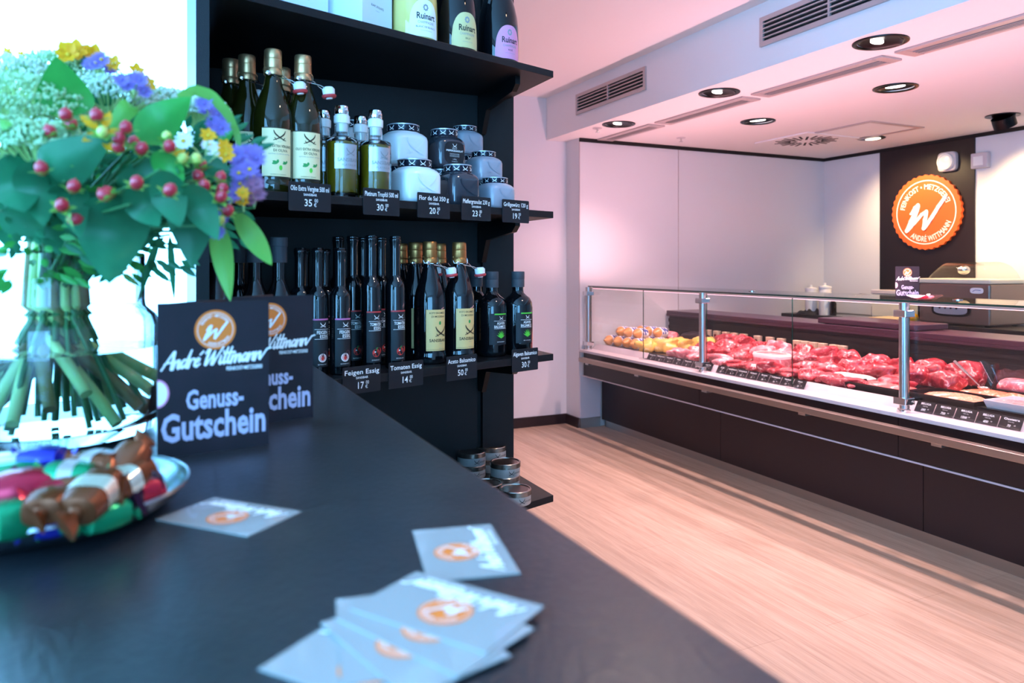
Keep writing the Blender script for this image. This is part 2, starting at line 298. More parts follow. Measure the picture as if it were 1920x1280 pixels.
PEN = {'A': (.52, [(0, 0), (.2, .55), (.37, 1), (.42, .98), (.46, .5), (.5, 0)], [(.06, .33), (.3, .4), (.56, .37)]),
 'n': (.36, [(0, .5), (.02, 0), (.07, .3), (.17, .48), (.25, .46), (.27, .1), (.31, .02), (.38, .1)],), 'm': (.56, [(0, .5), (.02, 0), (.07, .3), (.16, .48), (.23, .44), (.24, .02), (.28, .3), (.37, .48), (.44, .44), (.46, .1), (.5, .02), (.58, .1)],),
 'd': (.40, [(.28, .42), (.15, .5), (.03, .3), (.05, .06), (.15, .03), (.27, .2), (.38, 1), (.33, .5), (.3, .1), (.34, .02), (.42, .1)],), 'r': (.28, [(0, .5), (.03, 0), (.06, .3), (.15, .5), (.27, .44)],),
 'é': (.34, [(.03, .22), (.22, .3), (.24, .44), (.14, .5), (.03, .32), (.05, .08), (.16, .02), (.32, .14)], [(.2, .68), (.32, .86)]), 'i': (.17, [(0, .5), (.01, .1), (.06, .02), (.17, .12)], [(.08, .72), (.1, .76)]),
 't': (.2, [(.08, .95), (.03, .3), (.03, .08), (.09, .02), (.2, .12)], [(-.08, .6), (.1, .64), (.3, .62)]), 'a': (.36, [(.27, .42), (.15, .5), (.03, .3), (.05, .06), (.14, .03), (.25, .2), (.28, .46), (.26, .1), (.3, .02), (.38, .1)],),
 'W': (.82, [(-.06, .72), (.04, .94), (.12, .9), (.08, .4), (.09, .05), (.15, .05), (.3, .45), (.42, .8), (.43, .4), (.42, .05), (.48, .04), (.64, .5), (.82, 1)],),
 '~': (.5, [(0, .5), (.02, 0), (.07, .3), (.17, .48), (.25, .46), (.27, .14), (.33, .04), (.42, .2), (.6, .62), (.82, .66)],), ' ': (.16,)}
def signature(mb, t, x0, x1, y, h, mi, fn, pw=.05):   # brush handwriting
    W_ = sum(PEN[c][0]+.02 for c in t)+.25; k = (x1-x0)/W_; x = x0
    for c in t:
        for s in PEN[c][1:]:
            n = len(s); mb.stroke2([(x+(px+.28*py)*k, y+py*h, h*pw*(1.25 if i and s[i-1][1] > py else .8)) for i, (px, py) in enumerate(s)], mi, fn)
        x += (PEN[c][0]+.02)*k
def sabres(mb, cx, cy, s, mi, fn, z=.0003):      # two crossed curved blades
    for k in (-1, 1):
        q = [(k*(-.5+.12*t+.95*t*t*.95), .42-.95*t+.12*t*t, .025+.035*math.sin(PI*min(1, t*1.05))) for t in (i/7 for i in range(8))]
        z += .0004*s; mb.stroke2([(cx+x*s, cy+y*s, w_*s) for x, y, w_ in q], mi, fn, z); z += .02*s
        mb.stroke2([(cx+k*.28*s, cy-.38*s, .03*s), (cx+k*.42*s, cy-.2*s, .03*s)], mi, fn, z)
# ------------------------------------------------------------------ room shell
def sbox(name, *b, m='wall', mi=0):
    return struct(MB().box(*b).build(name, m))
sbox('floor', XL-.2, XR+.2, YB-.2, YE+.2, -.1, 0, m='floor')
sbox('ceiling', XL-.2, 3.0, YB-.2, YE+.2, ZC, ZC+.12, m='ceil')
sbox('wall_end', .2, 3.2, YE, YE+.2, 0, ZC, m='wall')
sbox('wall_inner', .115, .2, YW, YE+.2, 0, ZC, m='wall')
b = MB().box(XL, .115, YW, YW+.2, 0, .06).box(XL, .115, YW, YW+.2, 2.74, ZC); struct(b.build('wall_shopfront', 'wall'))
sbox('wall_kitchen', 3.2, XR+.2, 5.47, YE+.2, 0, ZS, m='gloss')
sbox('wall_right', XR, XR+.2, YB-.2, 5.47, 0, ZS+.4, m='gloss')
b = MB().box(XL-.2, XL, YB-.2, YW+.2, 0, .15).box(XL-.2, XL, YB-.2, YW+.2, 2.62, ZC).box(XL-.2, XL, YB-.2, -2.3, .15, 2.62).box(XL-.2, XL, 2.1, YW+.2, .15, 2.62); struct(b.build('wall_left', 'wall'))
b = MB().box(XL, XR, YB-.2, YB, 0, .15).box(XL, XR, YB-.2, YB, 2.62, ZC).box(XL, -1.75, YB-.2, YB, .15, 2.62).box(-.05, XR, YB-.2, YB, .15, 2.62); struct(b.build('wall_rear', 'wall'))
def window(i, x0, x1, y0, y1, z0, z1, ax, n):
    f = MB(); t = .05
    if ax == 'x':
        f.box(x0, x1, y0, y1, z0, z0+t).box(x0, x1, y0, y1, z1-t, z1)
        for k in range(n+1): c = x0+(x1-x0-t)*k/n; f.box(c, c+t, y0, y1, z0+t, z1-t)
    else:
        f.box(x0, x1, y0, y1, z0, z0+t).box(x0, x1, y0, y1, z1-t, z1)
        for k in range(n+1): c = y0+(y1-y0-t)*k/n; f.box(x0, x1, c, c+t, z0+t, z1-t)
    w_ = thing('window_%d' % i, None, None, (x0, y0, z0), world=True); struct(w_)
    struct(f.build('window_frame', 'frame', w_))
    p = MB()
    if ax == 'x': p.box(x0+t, x1-t, (y0+y1)/2-.004, (y0+y1)/2+.004, z0+t, z1-t)
    else: p.box((x0+x1)/2-.004, (x0+x1)/2+.004, y0+t, y1-t, z0+t, z1-t)
    struct(p.build('window_pane', 'window', w_))
window(1, XL, .115, YW+.05, YW+.11, .06, 2.74, 'x', 1)
window(2, XL-.12, XL-.06, -2.3, 2.1, .15, 2.62, 'y', 3)
window(3, -1.75, -.05, YB-.12, YB-.06, .15, 2.62, 'x', 1)
# baseboard, shadow gaps and panel joints
struct(MB().box(.2, 3.2, YE-.016, YE, 0, .085).box(3.184, 3.2, 5.47, YE-.016, 0, .085).build('baseboard_end', 'base'))
struct(MB().box(3.2, XR, 5.45, 5.47, ZS-.03, ZS).box(XR-.02, XR, 1.0, 5.45, ZS-.03, ZS).build('trim_1', 'dark'))
b = MB()
for u in (1272,): p = on_y(u, 400, 5.468); b.box(p.x-.003, p.x+.003, 5.467, 5.47, .9, ZS-.03)
b.box(3.2, 3.206, 5.465, 5.47, .6, ZS-.03)
struct(b.build('trim_2', 'alu'))

# ------------------------------------------------------------------ lowered ceiling with holes for the downlights
ROW1 = [(3.16, y) for y in (.20, 1.35, 2.50, 3.66, 4.80)]; ROW2 = [(4.05, y) for y in (.79, 1.94, 3.10, 4.26)]
def soffit():
    o = MB().box(3.0, XR+.2, YB-.2, YE+.2, ZS, ZC+.12).build('ceiling_lower', 'ceil'); struct(o)
    c = MB()
    for x, y in ROW1+ROW2: c.lathe([(.108, -.05), (.108, .09)], 32, 0, (x, y, ZS))
    k = c.build('cut', 'dark'); md = o.modifiers.new('holes', 'BOOLEAN'); md.object = k; md.operation = 'DIFFERENCE'; md.solver = 'EXACT'
    bpy.context.view_layer.update()
    me = bpy.data.meshes.new_from_object(o.evaluated_get(bpy.context.evaluated_depsgraph_get()))
    o.modifiers.clear(); o.data = me; bpy.data.objects.remove(k)
    me.polygons.foreach_set('use_smooth', [False]*len(me.polygons))
soffit()
def spot(parent, e, col, ang, blend=.6, loc=(0, 0, -.02), rot=(0, 0, 0), r=.05):
    l = bpy.data.lights.new('lamp_bulb', 'SPOT'); l.energy = e; l.color = col; l.spot_size = rad(ang); l.spot_blend = blend; l.shadow_soft_size = r
    o = bpy.data.objects.new('lamp_bulb', l); COL.objects.link(o); o.parent = parent; o.location = loc; o.rotation_euler = rot; return o
def downlight(x, y, label, group, tilt, lr=.062, ly=0):
    t = thing('downlight', label, 'ceiling light', (x, y, ZS), 0, group)
    MB().lathe([(.106, .0), (.128, -.001), (.127, -.006), (.118, -.009), (.106, -.006)], 40, cap=(False, False)).build('trim_ring', 'steel_dark', t)
    MB().lathe([(.1055, .02), (.104, .0), (.098, -.003), (.094, .0), (.08, .008), (.0, .0092)], 40, cap=(False, False)).build('gimbal_ring', 'steel_dark', t, rot=(0, tilt, 0))
    MB().lathe([(.0, .004), (lr, .004), (lr, .008), (0, .008)], 32, cap=(False, False), fn=lambda a, b_, c: (a, b_*.8+ly, c)).build('lens', 'lamp', t, rot=(0, tilt, 0))
    MB().lathe([(.104, .085), (.104, .005)], 32, cap=(True, False)).build('housing', 'dark', t)
    return t
for i, (x, y) in enumerate(ROW1):
    if i == 0: continue
    t = downlight(x, y, ['', 'black recessed downlight near the front edge of the lowered ceiling, out of shot', 'black recessed downlight with the widest ring, beside the upper wall grille with the larger slats',
                  'black recessed downlight between the two wall grilles at the lowered ceiling edge', 'small dark recessed downlight closest to the end wall'][i], None, .12, .034, .02)
    spot(t, 96 if i < 4 else 36, (1, .64, .62), 112, .6, r=.035)
for i, (x, y) in enumerate(ROW2):
    if i == 0: continue
    t = downlight(x, y, ['', 'recessed downlight over the mince trays, out of shot', 'bright recessed downlight with white lens over the middle of the meat counter', 'bright small recessed downlight over the far half of the meat counter'][i], None, -.1)
    spot(t, 165, (1, .64, .68), 96, .5)
for i, (x, y) in enumerate([(1.35, .5), (1.35, 1.9), (1.35, 3.3)]):  # unseen lamps added over the walkway as warm fill for the room
    t = thing('fill_downlight', 'added warm fill lamp, out of view on the upper ceiling over the walkway, %s from the counter' % ORD[i], 'ceiling light', (x, y, ZC), 0, 'added fill lamps over the walkway')
    MB().lathe([(0, 0), (.09, 0), (.09, -.05), (.08, -.05), (.075, -.03), (0, -.03)], 32, cap=(False, False)).build('housing', 'steel_dark', t)
    MB().lathe([(0, -.031), (.07, -.031)], 24, cap=(False, False)).build('lens', 'warm_lamp', t); spot(t, 50, (1, .74, .56), 120, .7, (0, 0, -.06))
# warm adjustable spots by the logo wall
def wall_spot(x, y, label, down):
    t = thing('ceiling_spotlight', label, 'ceiling light', (x, y, ZS))
    MB().lathe([(.0, 0), (.11, 0), (.11, -.007), (.0, -.009)], 36, cap=(False, False)).build('trim_ring', 'steel_dark', t)
    if not down:
        MB().lathe([(.0, -.0095), (.05, -.0095), (.05, -.0105), (0, -.0105)], 32, cap=(False, False), fn=lambda a, b_, c: (a+.02, b_*1.3, c)).build('lens', 'warm_lamp', t); spot(t, 95, (1, .70, .38), 110, .7, (0.02, 0, -.03), (0, -.55, 0)); return
    h = MB().lathe([(.07, .0), (.075, -.0), (.075, -.075), (.066, -.077), (.06, -.06), (0, -.06)], 32, cap=(True, False)).build('spot_head', 'steel_dark', t, loc=(0, 0, -.012 if down else .02), rot=(0, -.5, 0))
    MB().lathe([(0, -.055), (.06, -.055)], 24, cap=(False, False)).build('lens', 'warm_lamp', h)
    spot(t, 125, (1, .70, .38), 105, .7, (0.02, 0, -.12), (0, -.62, 0))
wall_spot(5.50, 3.34, 'black tilted spotlight hanging below the ceiling in front of the pale wall', True)
wall_spot(5.45, 4.40, 'small black spotlight set in the ceiling in front of the orange logo', False)

def grille(y0, y1, label):
    t = thing('air_grille', label, 'vent', (3.0, y0, 2.595), world=True, group='wall grilles of the ceiling step')
    z0, z1 = 2.595, 2.757; f = .026
    b = MB().box(2.986, 3.0, y0, y1, z0, z0+f).box(2.986, 3.0, y0, y1, z1-f, z1).box(2.986, 3.0, y0, y0+f, z0+f, z1-f).box(2.986, 3.0, y1-f, y1, z0+f, z1-f)
    b.build('frame', 'alu', t); MB().box(2.997, 3.0, y0+f, y1-f, z0+f, z1-f).build('backing', 'dark', t)
    for k in range(4):
        z = z0+f+(z1-z0-2*f)*(k+.75)/4.4
        MB().box(2.984, 2.997, y0+f, y1-f, z-.004, z+.003).build('slat', 'alu', t)
    c = (y0+y1)/2; MB().box(2.983, 2.996, c-.006, c+.006, z0+f, z1-f).build('mullion', 'alu', t)
grille(4.21, 5.16, 'grey louvred air grille nearer the end wall, on the white ceiling step')
grille(2.18, 3.13, 'grey louvred air grille cut by the top of the picture, on the white ceiling step')
for i, (y0, y1) in enumerate([(4.69, 5.44), (3.67, 4.62), (2.65, 3.60), (1.60, 2.58)]):
    lab = ['dark slotted ceiling diffuser that runs into the black gap of the kitchen wall', 'slotted ceiling diffuser, second from the kitchen wall', 'slotted ceiling diffuser, third from the kitchen wall', 'slotted ceiling diffuser cut by the edge of the picture'][i]
    t = thing('slot_diffuser', lab, 'vent', (3.36, y0, ZS), world=True, group='slot diffusers in the lowered ceiling')
    x0, x1 = 3.36, 3.516; f = .03
    MB().box(x0, x1, y0, y0+f*2, ZS-.012, ZS).box(x0, x1, y1-f*2, y1, ZS-.012, ZS).box(x0, x0+f*1.7, y0+2*f, y1-2*f, ZS-.012, ZS).box(x1-f, x1, y0+2*f, y1-2*f, ZS-.012, ZS).build('frame', 'alu', t, bevel=.004)
    MB().box(x0+f, x1-f, y0+f*2, y1-f*2, ZS-.003, ZS).build('backing', 'dark', t)
    for k in range(3): MB().box(x0+.062+k*.02, x0+.068+k*.02, y0+f*2, y1-f*2, ZS-.014, ZS-.003).build('slat', 'alu', t)
# swirl diffuser, hatch, sprinklers
p = on_z(1511, 262, ZS)
t = thing('swirl_diffuser', 'square white ceiling outlet with a ring of black radial slots', 'vent', (p.x, p.y, ZS))
MB().box(-.3, .3, -.3, .3, -.012, 0).build('plate', 'ceil', t, bevel=.003)
b = MB()
for k in range(24):
    a = 2*PI*k/24; r0, r1 = (.08, .23) if k % 2 else (.13, .26)
    b.box(r0, r1, -.009, .009, -.0145, -.012, fn=lambda x, y, z, a=a: (x*math.cos(a+.25*(x-.1))-y*math.sin(a), x*math.sin(a+.25*(x-.1))+y*math.cos(a), z))
b.build('slot', 'dark', t)
p = on_z(1622, 244, ZS)
t = thing('ceiling_hatch', 'plain square access hatch in the ceiling beside the swirl outlet', 'hatch', (p.x, p.y, ZS))
MB().box(-.3, .3, -.3, -.26, -.008, 0).box(-.3, .3, .26, .3, -.008, 0).box(-.3, -.26, -.26, .26, -.008, 0).box(.26, .3, -.26, .26, -.008, 0).build('frame', 'alu', t)
MB().box(-.255, .255, -.255, .255, -.004, 0).build('door', 'ceil', t)
for u, v, s in ((1120, 243, 'nearer the end wall'), (1277, 261, 'above the far kitchen wall')):
    p = on_z(u, v-3, ZS); t = thing('sprinkler_head', 'tiny chrome sprinkler head on the lowered ceiling, '+s, 'sprinkler', (p.x, p.y, ZS))
    MB().lathe([(0, 0), (.04, 0), (.036, -.006), (0, -.008)], 20).build('rosette', 'white_metal', t)
    MB().lathe([(.008, -.006), (.008, -.03), (.018, -.034), (.018, -.037), (0, -.038)], 14).build('nozzle', 'chrome', t)

# ------------------------------------------------------------------ logo wall
tag(MB().box(XR-.014, XR, 3.91, 4.807, 0, ZS-.03).build('wall_panel', 'panel'), 'tall dark brown wall panel behind the orange logo disc', 'panel')
c = on_x(1738, 398, XR-.02)
t = thing('logo_sign', 'round orange scalloped shop logo sign with white lettering on the dark panel', 'sign', (XR-.014, c.y, c.z), -PI/2)
R = .325; n = 180
pts = [(R*(1+.018*math.cos(36*2*PI*i/n))*math.cos(2*PI*i/n), R*(1+.018*math.cos(36*2*PI*i/n))*math.sin(2*PI*i/n)) for i in range(n)]
MB().prism(pts, 0, .028, 0, lambda x, y, z: (x, -z, y)).build('disc', 'orange', t)
b = MB(); fn = face_y(.0283); b.ring2(0, 0, R*.84, R*.868, 0, fn, 64); b.stroke2([(x*R, y*R, w_*R) for x, y, w_ in WPTS], 0, fn, .0002)
arc_text(b, 'FEINKOST • METZGEREI', R*.2, R*.62, -.1, 0, fn, sx=.78, bold=.014); arc_text(b, 'ANDRÉ WITTMANN', R*.21, R*.79, .3, 0, fn, bottom=True, sx=.74, bold=.014)
b.build('lettering', 'white', t)
c = on_x(1777, 303, XR-.03)
t = thing('alarm_sounder', 'white round alarm sounder mounted above the orange logo', 'alarm', (XR-.014, c.y, c.z), -PI/2)
sq = lambda r, e, n=32: [(r*math.copysign(abs(math.cos(2*PI*i/n))**(2/e), math.cos(2*PI*i/n)), r*math.copysign(abs(math.sin(2*PI*i/n))**(2/e), math.sin(2*PI*i/n))) for i in range(n)]
MB().loft([[(x, -d, y) for x, y in sq(r, 5)] for r, d in ((.082, 0), (.082, .03), (.076, .036))], 0).build('housing', 'white_metal', t)
MB().loft([[(x, -d, y) for x, y in sq(r, 2)] for r, d in ((.072, .034), (.07, .06), (.055, .066), (.052, .06), (.02, .064))], 0).build('dome', 'porcelain', t)
c = on_x(1838, 301, XR-.03)
t = thing('motion_detector', 'white square detector box beside the alarm, at the edge of the dark panel', 'sensor', (XR, c.y, c.z), -PI/2)
MB().box(-.07, .07, -.05, 0, -.063, .063).build('housing', 'white_metal', t, bevel=.008)
MB().box(-.045, .035, -.054, -.05, -.04, .035).build('window', 'porcelain', t, bevel=.002)
# ------------------------------------------------------------------ meat counter
Y0, Y1 = .7, 5.45
mc = thing('display_counter', 'long refrigerated glass meat counter with dark front panels and steel bumper rail', 'counter', (3.3, 3.0, 0), world=True)
seams = [Y0, .95, 2.455, 3.935, 5.44]
MB().box(3.43, 3.46, Y0, 5.42, 0, .062).build('kick_plate', 'steel', mc)
for a, b_ in zip(seams, seams[1:]): MB().box(3.41, 3.428, a+.002, b_-.002, .062, .446).build('front_panel', 'panel2', mc)
for a, b_ in zip(seams, seams[1:]): MB().box(3.228, 3.246, a+.0015, b_-.0015, .452, .652).build('front_panel', 'panel', mc)
MB().box(3.224, 3.27, Y0, Y1, .443, .451).build('edge_trim', 'white_metal', mc)
MB().box(3.25, 3.44, Y0, Y1, .448, .47).box(3.43, 4.45, Y0, Y1, .06, .66).build('body', 'panel', mc)
MB().box(3.2, 3.4, Y1, 5.47, .085, .447).build('end_panel', 'lilw', mc)
MB().box(3.2, 3.4, Y1-.002, 5.468, .0, .085).build('end_plinth', 'steel', mc)
MB().box(3.195, 3.33, Y0, Y1+.01, .652, .672).build('sill', 'white_metal', mc, bevel=.002)
MB().add([(3.318, y, z) for y in (Y0, Y1) for z in (.672,)]+[(3.36, y, .712) for y in (Y0, Y1)]+[(3.372, y, .712) for y in (Y0, Y1)]+[(3.372, y, .672) for y in (Y0, Y1)], [(0, 1, 3, 2), (2, 3, 5, 4), (4, 5, 7, 6), (0, 2, 4, 6), (1, 7, 5, 3)], 0, False).build('deck_lip', 'white_metal', mc)
MB().box(3.372, 4.14, Y0, Y1, .66, .700).build('deck', 'steel', mc)
b = MB().box(4.13, 4.16, Y0, Y1, .70, .95)
for k in range(3): b.box(4.122, 4.13, Y0, Y1, .76+k*.06, .79+k*.06)
b.build('rear_wall', 'dark', mc)
MB().box(4.10, 4.46, Y0, Y1, .95, .982).build('rear_ledge', 'ledge', mc, bevel=.004)
MB().box(4.10, 4.11, Y0, Y1, .935, .95).build('ledge_trim', 'ledge', mc)
MB().box(4.43, 4.45, Y0, Y1, 0, .95).build('rear_panel', 'panel', mc)
r = MB().box(3.10, 3.148, Y0, 5.31, .590, .624); r.build('bumper_rail', 'rail', mc, bevel=.003)
for y in (1.0, 1.75, 2.18, 2.95, 3.75, 4.5, 5.2): MB().box(3.115, 3.235, y-.025, y+.025, .575, .592).build('rail_bracket', 'steel', mc)
for y in (.96, 2.445, 3.935, 5.41):
    p = MB().lathe([(.022, .672), (.022, 1.203)], 20, 0, (3.255, y, 0)).build('post', 'steel', mc)
    for z in (.725, 1.15):
        MB().box(3.222, 3.29, y-.034, y+.034, z-.017, z+.017).build('clamp', 'chrome', p, bevel=.003).location = (-mc.location[0], -mc.location[1], -mc.location[2])
    MB().lathe([(.03, .672), (.03, .684), (.024, .69)], 20, 0, (3.255, y, 0)).build('post_foot', 'chrome', p).location = (-mc.location[0], -mc.location[1], -mc.location[2])
gl = [.96, 1.70, 2.445, 3.187, 3.935, 4.66, 5.42]
for a, b_ in zip(gl, gl[1:]):
    MB().box(3.284, 3.290, a+.004, b_-.004, .678, 1.198).build('front_pane', 'glass', mc)
    MB().box(3.2838, 3.2902, b_-.005, b_-.0035, .678, 1.198).build('pane_edge', 'gedge', mc)
for y in (1.70, 3.187, 4.66):
    MB().box(3.27, 3.31, y-.03, y+.03, .672, .684).build('glass_clip', 'chrome', mc)
MB().box(3.272, 3.80, Y0, 5.44, 1.205, 1.213).build('top_pane', 'glass', mc)
MB().box(3.2695, 3.272, Y0, 5.44, 1.2045, 1.2135).build('top_edge', 'gedge', mc)
MB().add([(x, y, z) for y in (5.432, 5.438) for x, z in ((3.3, .70), (4.1, .70), (4.1, .96), (3.75, 1.2), (3.3, 1.2))], [(4, 3, 2, 1, 0), (5, 6, 7, 8, 9)]+[(i, (i+1) % 5, 5+(i+1) % 5, 5+i) for i in range(5)], 0, False).build('end_pane', 'glass', mc)

# pink LED profile under the front of the glass top
led = MB().box(3.293, 3.305, Y0+.1, 5.40, 1.193, 1.2045).build('light_profile', 'alu', mc)
MB().box(3.2945, 3.3035, Y0+.1, 5.40, 1.1905, 1.193).build('light_diffuser', emat('pink_led', '#ffb8c8', 3), led).location = -mc.location
for z, rx, e in ((1.186, 0, 9), (1.216, PI, 34)):
    l = bpy.data.lights.new('lamp_strip', 'AREA'); l.shape = 'RECTANGLE'; l.size = .03; l.size_y = 4.4; l.energy = e; l.color = (1, .50, .58)
    o = bpy.data.objects.new('lamp_strip', l); COL.objects.link(o); o.parent = led; o.location = (3.30-mc.location[0], 3.05-mc.location[1], z); o.rotation_euler = (rx, 0, 0)
# price tags inside the glass
def deck_tag(y, w, h, lines, label, grp):
    t = thing('price_tag', label, 'price tag', (3.311, y, .6745), -PI/2, grp)
    tilt = lambda x, yy, z: (x, .55*yy-z*.85, yy*.9+.0)
    MB().box(-w/2+.001, w/2-.001, -h, 0, 0, .0012, 0, lambda x, yy, z: tilt(x, -yy, -z)).build('card', 'tag', t)
    b = MB(); fn = lambda x, yy, z: tilt(x, yy, .0006+z)
    b.text(lines[0], h*.23, 0, h*.70, 0, fn, width=min(w*.8, h*.2*len(lines[0])*.75), bold=.02)
    b.text(lines[1], h*.12, 0, h*.52, 0, fn, sx=.8)
    b.text(lines[2], h*.27, -w*.05, h*.16, 0, fn, shear=.15, bold=.02); b.text('00', h*.14, w*.2, h*.27, 0, fn)
    b.build('lettering', 'white', t)
L1 = [('Bratwurst', '15'), ('Kalbsleberwurst', '20'), ('Roastbeef', '19'), ('Filet', '25'), ('Rumpsteak', '32'), ('Entrecote', '28'), ('Roulade', '20')]
for i, (s, pz) in enumerate(L1):
    deck_tag(4.66-.105*i-.06, .104, .052, (s, 'per kg', pz), 'small black price tag, %s from the far end, before the steaks' % ORD[i], 'price tags along the far glass')
L2 = [('Kalb', '27'), ('Hackfleisch', '9'), ('Schnitzel', '15'), ('Gulasch', '13'), ('Braten', '30'), ('Tafelspitz', '16'), ('Nacken', '15'), ('Haxe', '22')]
for i, (s, pz) in enumerate(L2):
    deck_tag(3.875-.094*i-.05, .093, .052, (s, 'per kg', pz), 'small black price tag, %s from the middle post, below the beef' % ORD[i], 'price tags along the middle glass')
for i, (s, pz) in enumerate([('BELUGA', '200'), ('BELUGA', '750'), ('BELUGA', '1500'), ('BELUGA', '400'), ('Ossietra', '70')]):
    deck_tag(2.385-.100*i, .098, .056, (s, 'Caviar 50 g', pz), 'black price tag %s, %s from the glass post below the mince trays' % (pz, ORD[i]), None)

# ---------- meat
def blob(name, label, cat, m, x, y, z, sx, sy, sz, rz=0, grp=None, seed=0, lump=.16, nu=26, nv=14):
    rnd = random.Random(seed); ph = [(rnd.uniform(1.2, 3.2), rnd.uniform(1.2, 3.2), rnd.uniform(1, 3), rnd.uniform(0, 6.3)) for _ in range(6)]; p0_ = ph[0]
    def f(u, v):
        a, t = 2*PI*u, PI*(.02+.96*v); d = (math.sin(t)*math.cos(a), math.sin(t)*math.sin(a), -math.cos(t))
        k = 1+lump*sum(math.sin(p[0]*d[0]*1.6+p[1]*d[1]*1.6+p[2]*d[2]+p[3]) for p in ph)/2.2
        k *= 1+.55*lump*math.sin(p0_[0]*d[0]*3+p0_[3])*math.sin(p0_[1]*d[1]*3.4+1)+.35*lump*math.sin(7.3*d[0]+5*d[1]+p0_[3])*math.sin(6.1*d[1]+4*d[2])
        X = math.copysign(abs(d[0])**.8, d[0]); Y = math.copysign(abs(d[1])**.8, d[1])
        return (sx*X*k, sy*Y*k, max(0, sz*(1+d[2]*k)*.9))
    b = MB(); b.loft([[f(i/nu, j/nv) for i in range(nu)] for j in range(nv+1)])
    o = b.build(name, m, loc=(x, y, z), rot=(0, 0, rz), sharp=70); return tag(o, label, cat, grp)
DZ = .7005
rnd = random.Random(5)
rows = [(3.47, 'front', 'beef'), (3.63, 'second', 'beefd'), (3.79, 'third', 'beef'), (3.96, 'rear', 'beefd')]
for ri, (x, nm, m) in enumerate(rows):
    ys = [4.60-.152*k for k in range(13)] if ri < 2 else [4.50-.19*k for k in range(11)]
    n = 0
    for k, y in enumerate(ys):
        if ri == 1 and 3.46 < y < 3.86: continue
        if ri < 2 and y > 4.57: continue
        if ri > 1 and y > 4.6: continue
        if ri < 2 and 2.87 < y < 3.20 and ri == 1: continue
        if ri == 0 and y < 2.88: continue
        mm = rnd.choice(['beef', 'beef', 'beefd', 'pork'] if ri else ['beef', 'beef', 'pork'])
        kind = {'beef': 'beef_cut', 'beefd': 'beef_cut', 'pork': 'pork_cut'}[mm]
        desc = {'beef': 'bright red cut of beef', 'beefd': 'dark red cut of beef', 'pork': 'pale pink cut of pork'}[mm]
        blob(kind, '%s, %s from the far end in the %s meat row' % (desc, ORD[n], nm), 'meat', mm,
             x+rnd.uniform(-.01, .01), y, DZ+.004*ri, rnd.uniform(.062, .074), rnd.uniform(.068, .085)*(1.15 if ri > 1 else 1), rnd.uniform(.028, .042)+.012*ri, rnd.uniform(-.35, .35), 'raw meat cuts on the deck', 100*ri+k, .2)
        n += 1
# big roast with its rim of fat
t = thing('beef_roast', 'thick upright beef roast with a white fat rim standing among the red cuts', 'meat', (3.60, 3.66, DZ))
def sup(r1, r2, z, n=36, e=3, jit=0): return [(r1*math.copysign(abs(math.cos(2*PI*i/n))**(2/e), math.cos(2*PI*i/n))*(1+jit*math.sin(3*2*PI*i/n)), r2*math.copysign(abs(math.sin(2*PI*i/n))**(2/e), math.sin(2*PI*i/n)), z) for i in range(n)]
MB().loft([sup(.075, .11, 0, jit=.03), sup(.085, .125, .03, jit=.03), sup(.084, .124, .10, jit=.04), sup(.074, .112, .108, jit=.04)]).build('meat_body', 'pork', t)
MB().loft([sup(.085, .1255, .082, jit=.04), sup(.0875, .128, .1, jit=.04), sup(.082, .12, .111, jit=.04), sup(.07, .107, .110, jit=.04)], cap=(False, False)).build('fat_rim', 'fat', t)
blob('fat_slab', 'smooth white slab of fat lying beside the mince tray', 'meat', 'fat', 3.60, 3.03, .715, .05, .13, .026, .1, None, 901, .08)
blob('beef_cut', 'marbled red roast lying behind the white fat slab', 'meat', 'beef', 3.84, 3.08, .705, .085, .10, .05, -.1, None, 902, .15)
blob('beef_cut', 'marbled pink neck cut lying behind the middle tray', 'meat', 'beef', 4.05, 2.86, .705, .055, .11, .035, .1, None, 903, .15)
# chicken and sausages at the far end
for i, (x, y, z) in enumerate([(3.60, 4.88, 0), (3.74, 4.74, .0), (3.56, 4.73, 0), (3.79, 4.92, .0), (3.45, 4.84, 0), (3.92, 4.72, .0)]):
    blob('chicken', 'plump yellow corn-fed chicken piece, %s from the sausage pile' % ORD[i], 'meat', 'chicken', x, y, DZ+z, .08, .085, .052+.005*(i % 3), .5*i, 'yellow chicken pieces', 300+i, .22)
def sausage(x, y, z, rz, rx, label):
    t = thing('packed_sausage', label, 'sausage', (x, y, z), rz, 'packed sausages at the far end'); t.scale = (1.28, 1.28, 1.28)
    q = [(-.085+.17*i/10, 0, 0) for i in range(11)]
    MB().tube(q, [.006, .012]+[.03, .034, .035, .035, .035, .034, .03]+[.012, .006], 14).build('casing', 'sausage', t, rot=(0, rx, 0))
    MB().tube([(-.035+.07*i/4, 0, 0) for i in range(5)], .0357, 14).build('paper_band', 'slabel', t, rot=(0, rx, 0))
    b = MB(); fn = lambda u, v, w_: (u, -.0362*math.cos(v/.036), .0362*math.sin(v/.036))
    for dx in (-.012, .014): b.stroke2([(dx-.012, .0, .008), (dx+.01, .018, .009), (dx-.004, .036, .009)], 0, fn)
    b.build('blue_print', 'sblue', t, rot=(0, rx, 0))
k = 0
for lay, (n, z, dx) in enumerate([(4, .046, 0), (4, .046, .20), (3, .122, .07), (3, .122, .27)]):
    for i in range(n):
        sausage(3.47+dx+.01*i, 5.36-.115*i-(.055 if lay > 1 else 0), DZ+z, .35+.1*((k*7) % 3-1), .06, 'golden sausage with blue-white band, number %s of the %s in the pile' % (['one', 'two', 'three', 'four'][i], ['lower front row', 'lower rear row', 'upper front row', 'upper rear row'][lay])); k += 1
blob('ham', 'pink cured ham lying behind the packed sausages', 'meat', 'pork', 3.93, 5.25, DZ+.03, .08, .13, .05, .3, None, 333, .1)
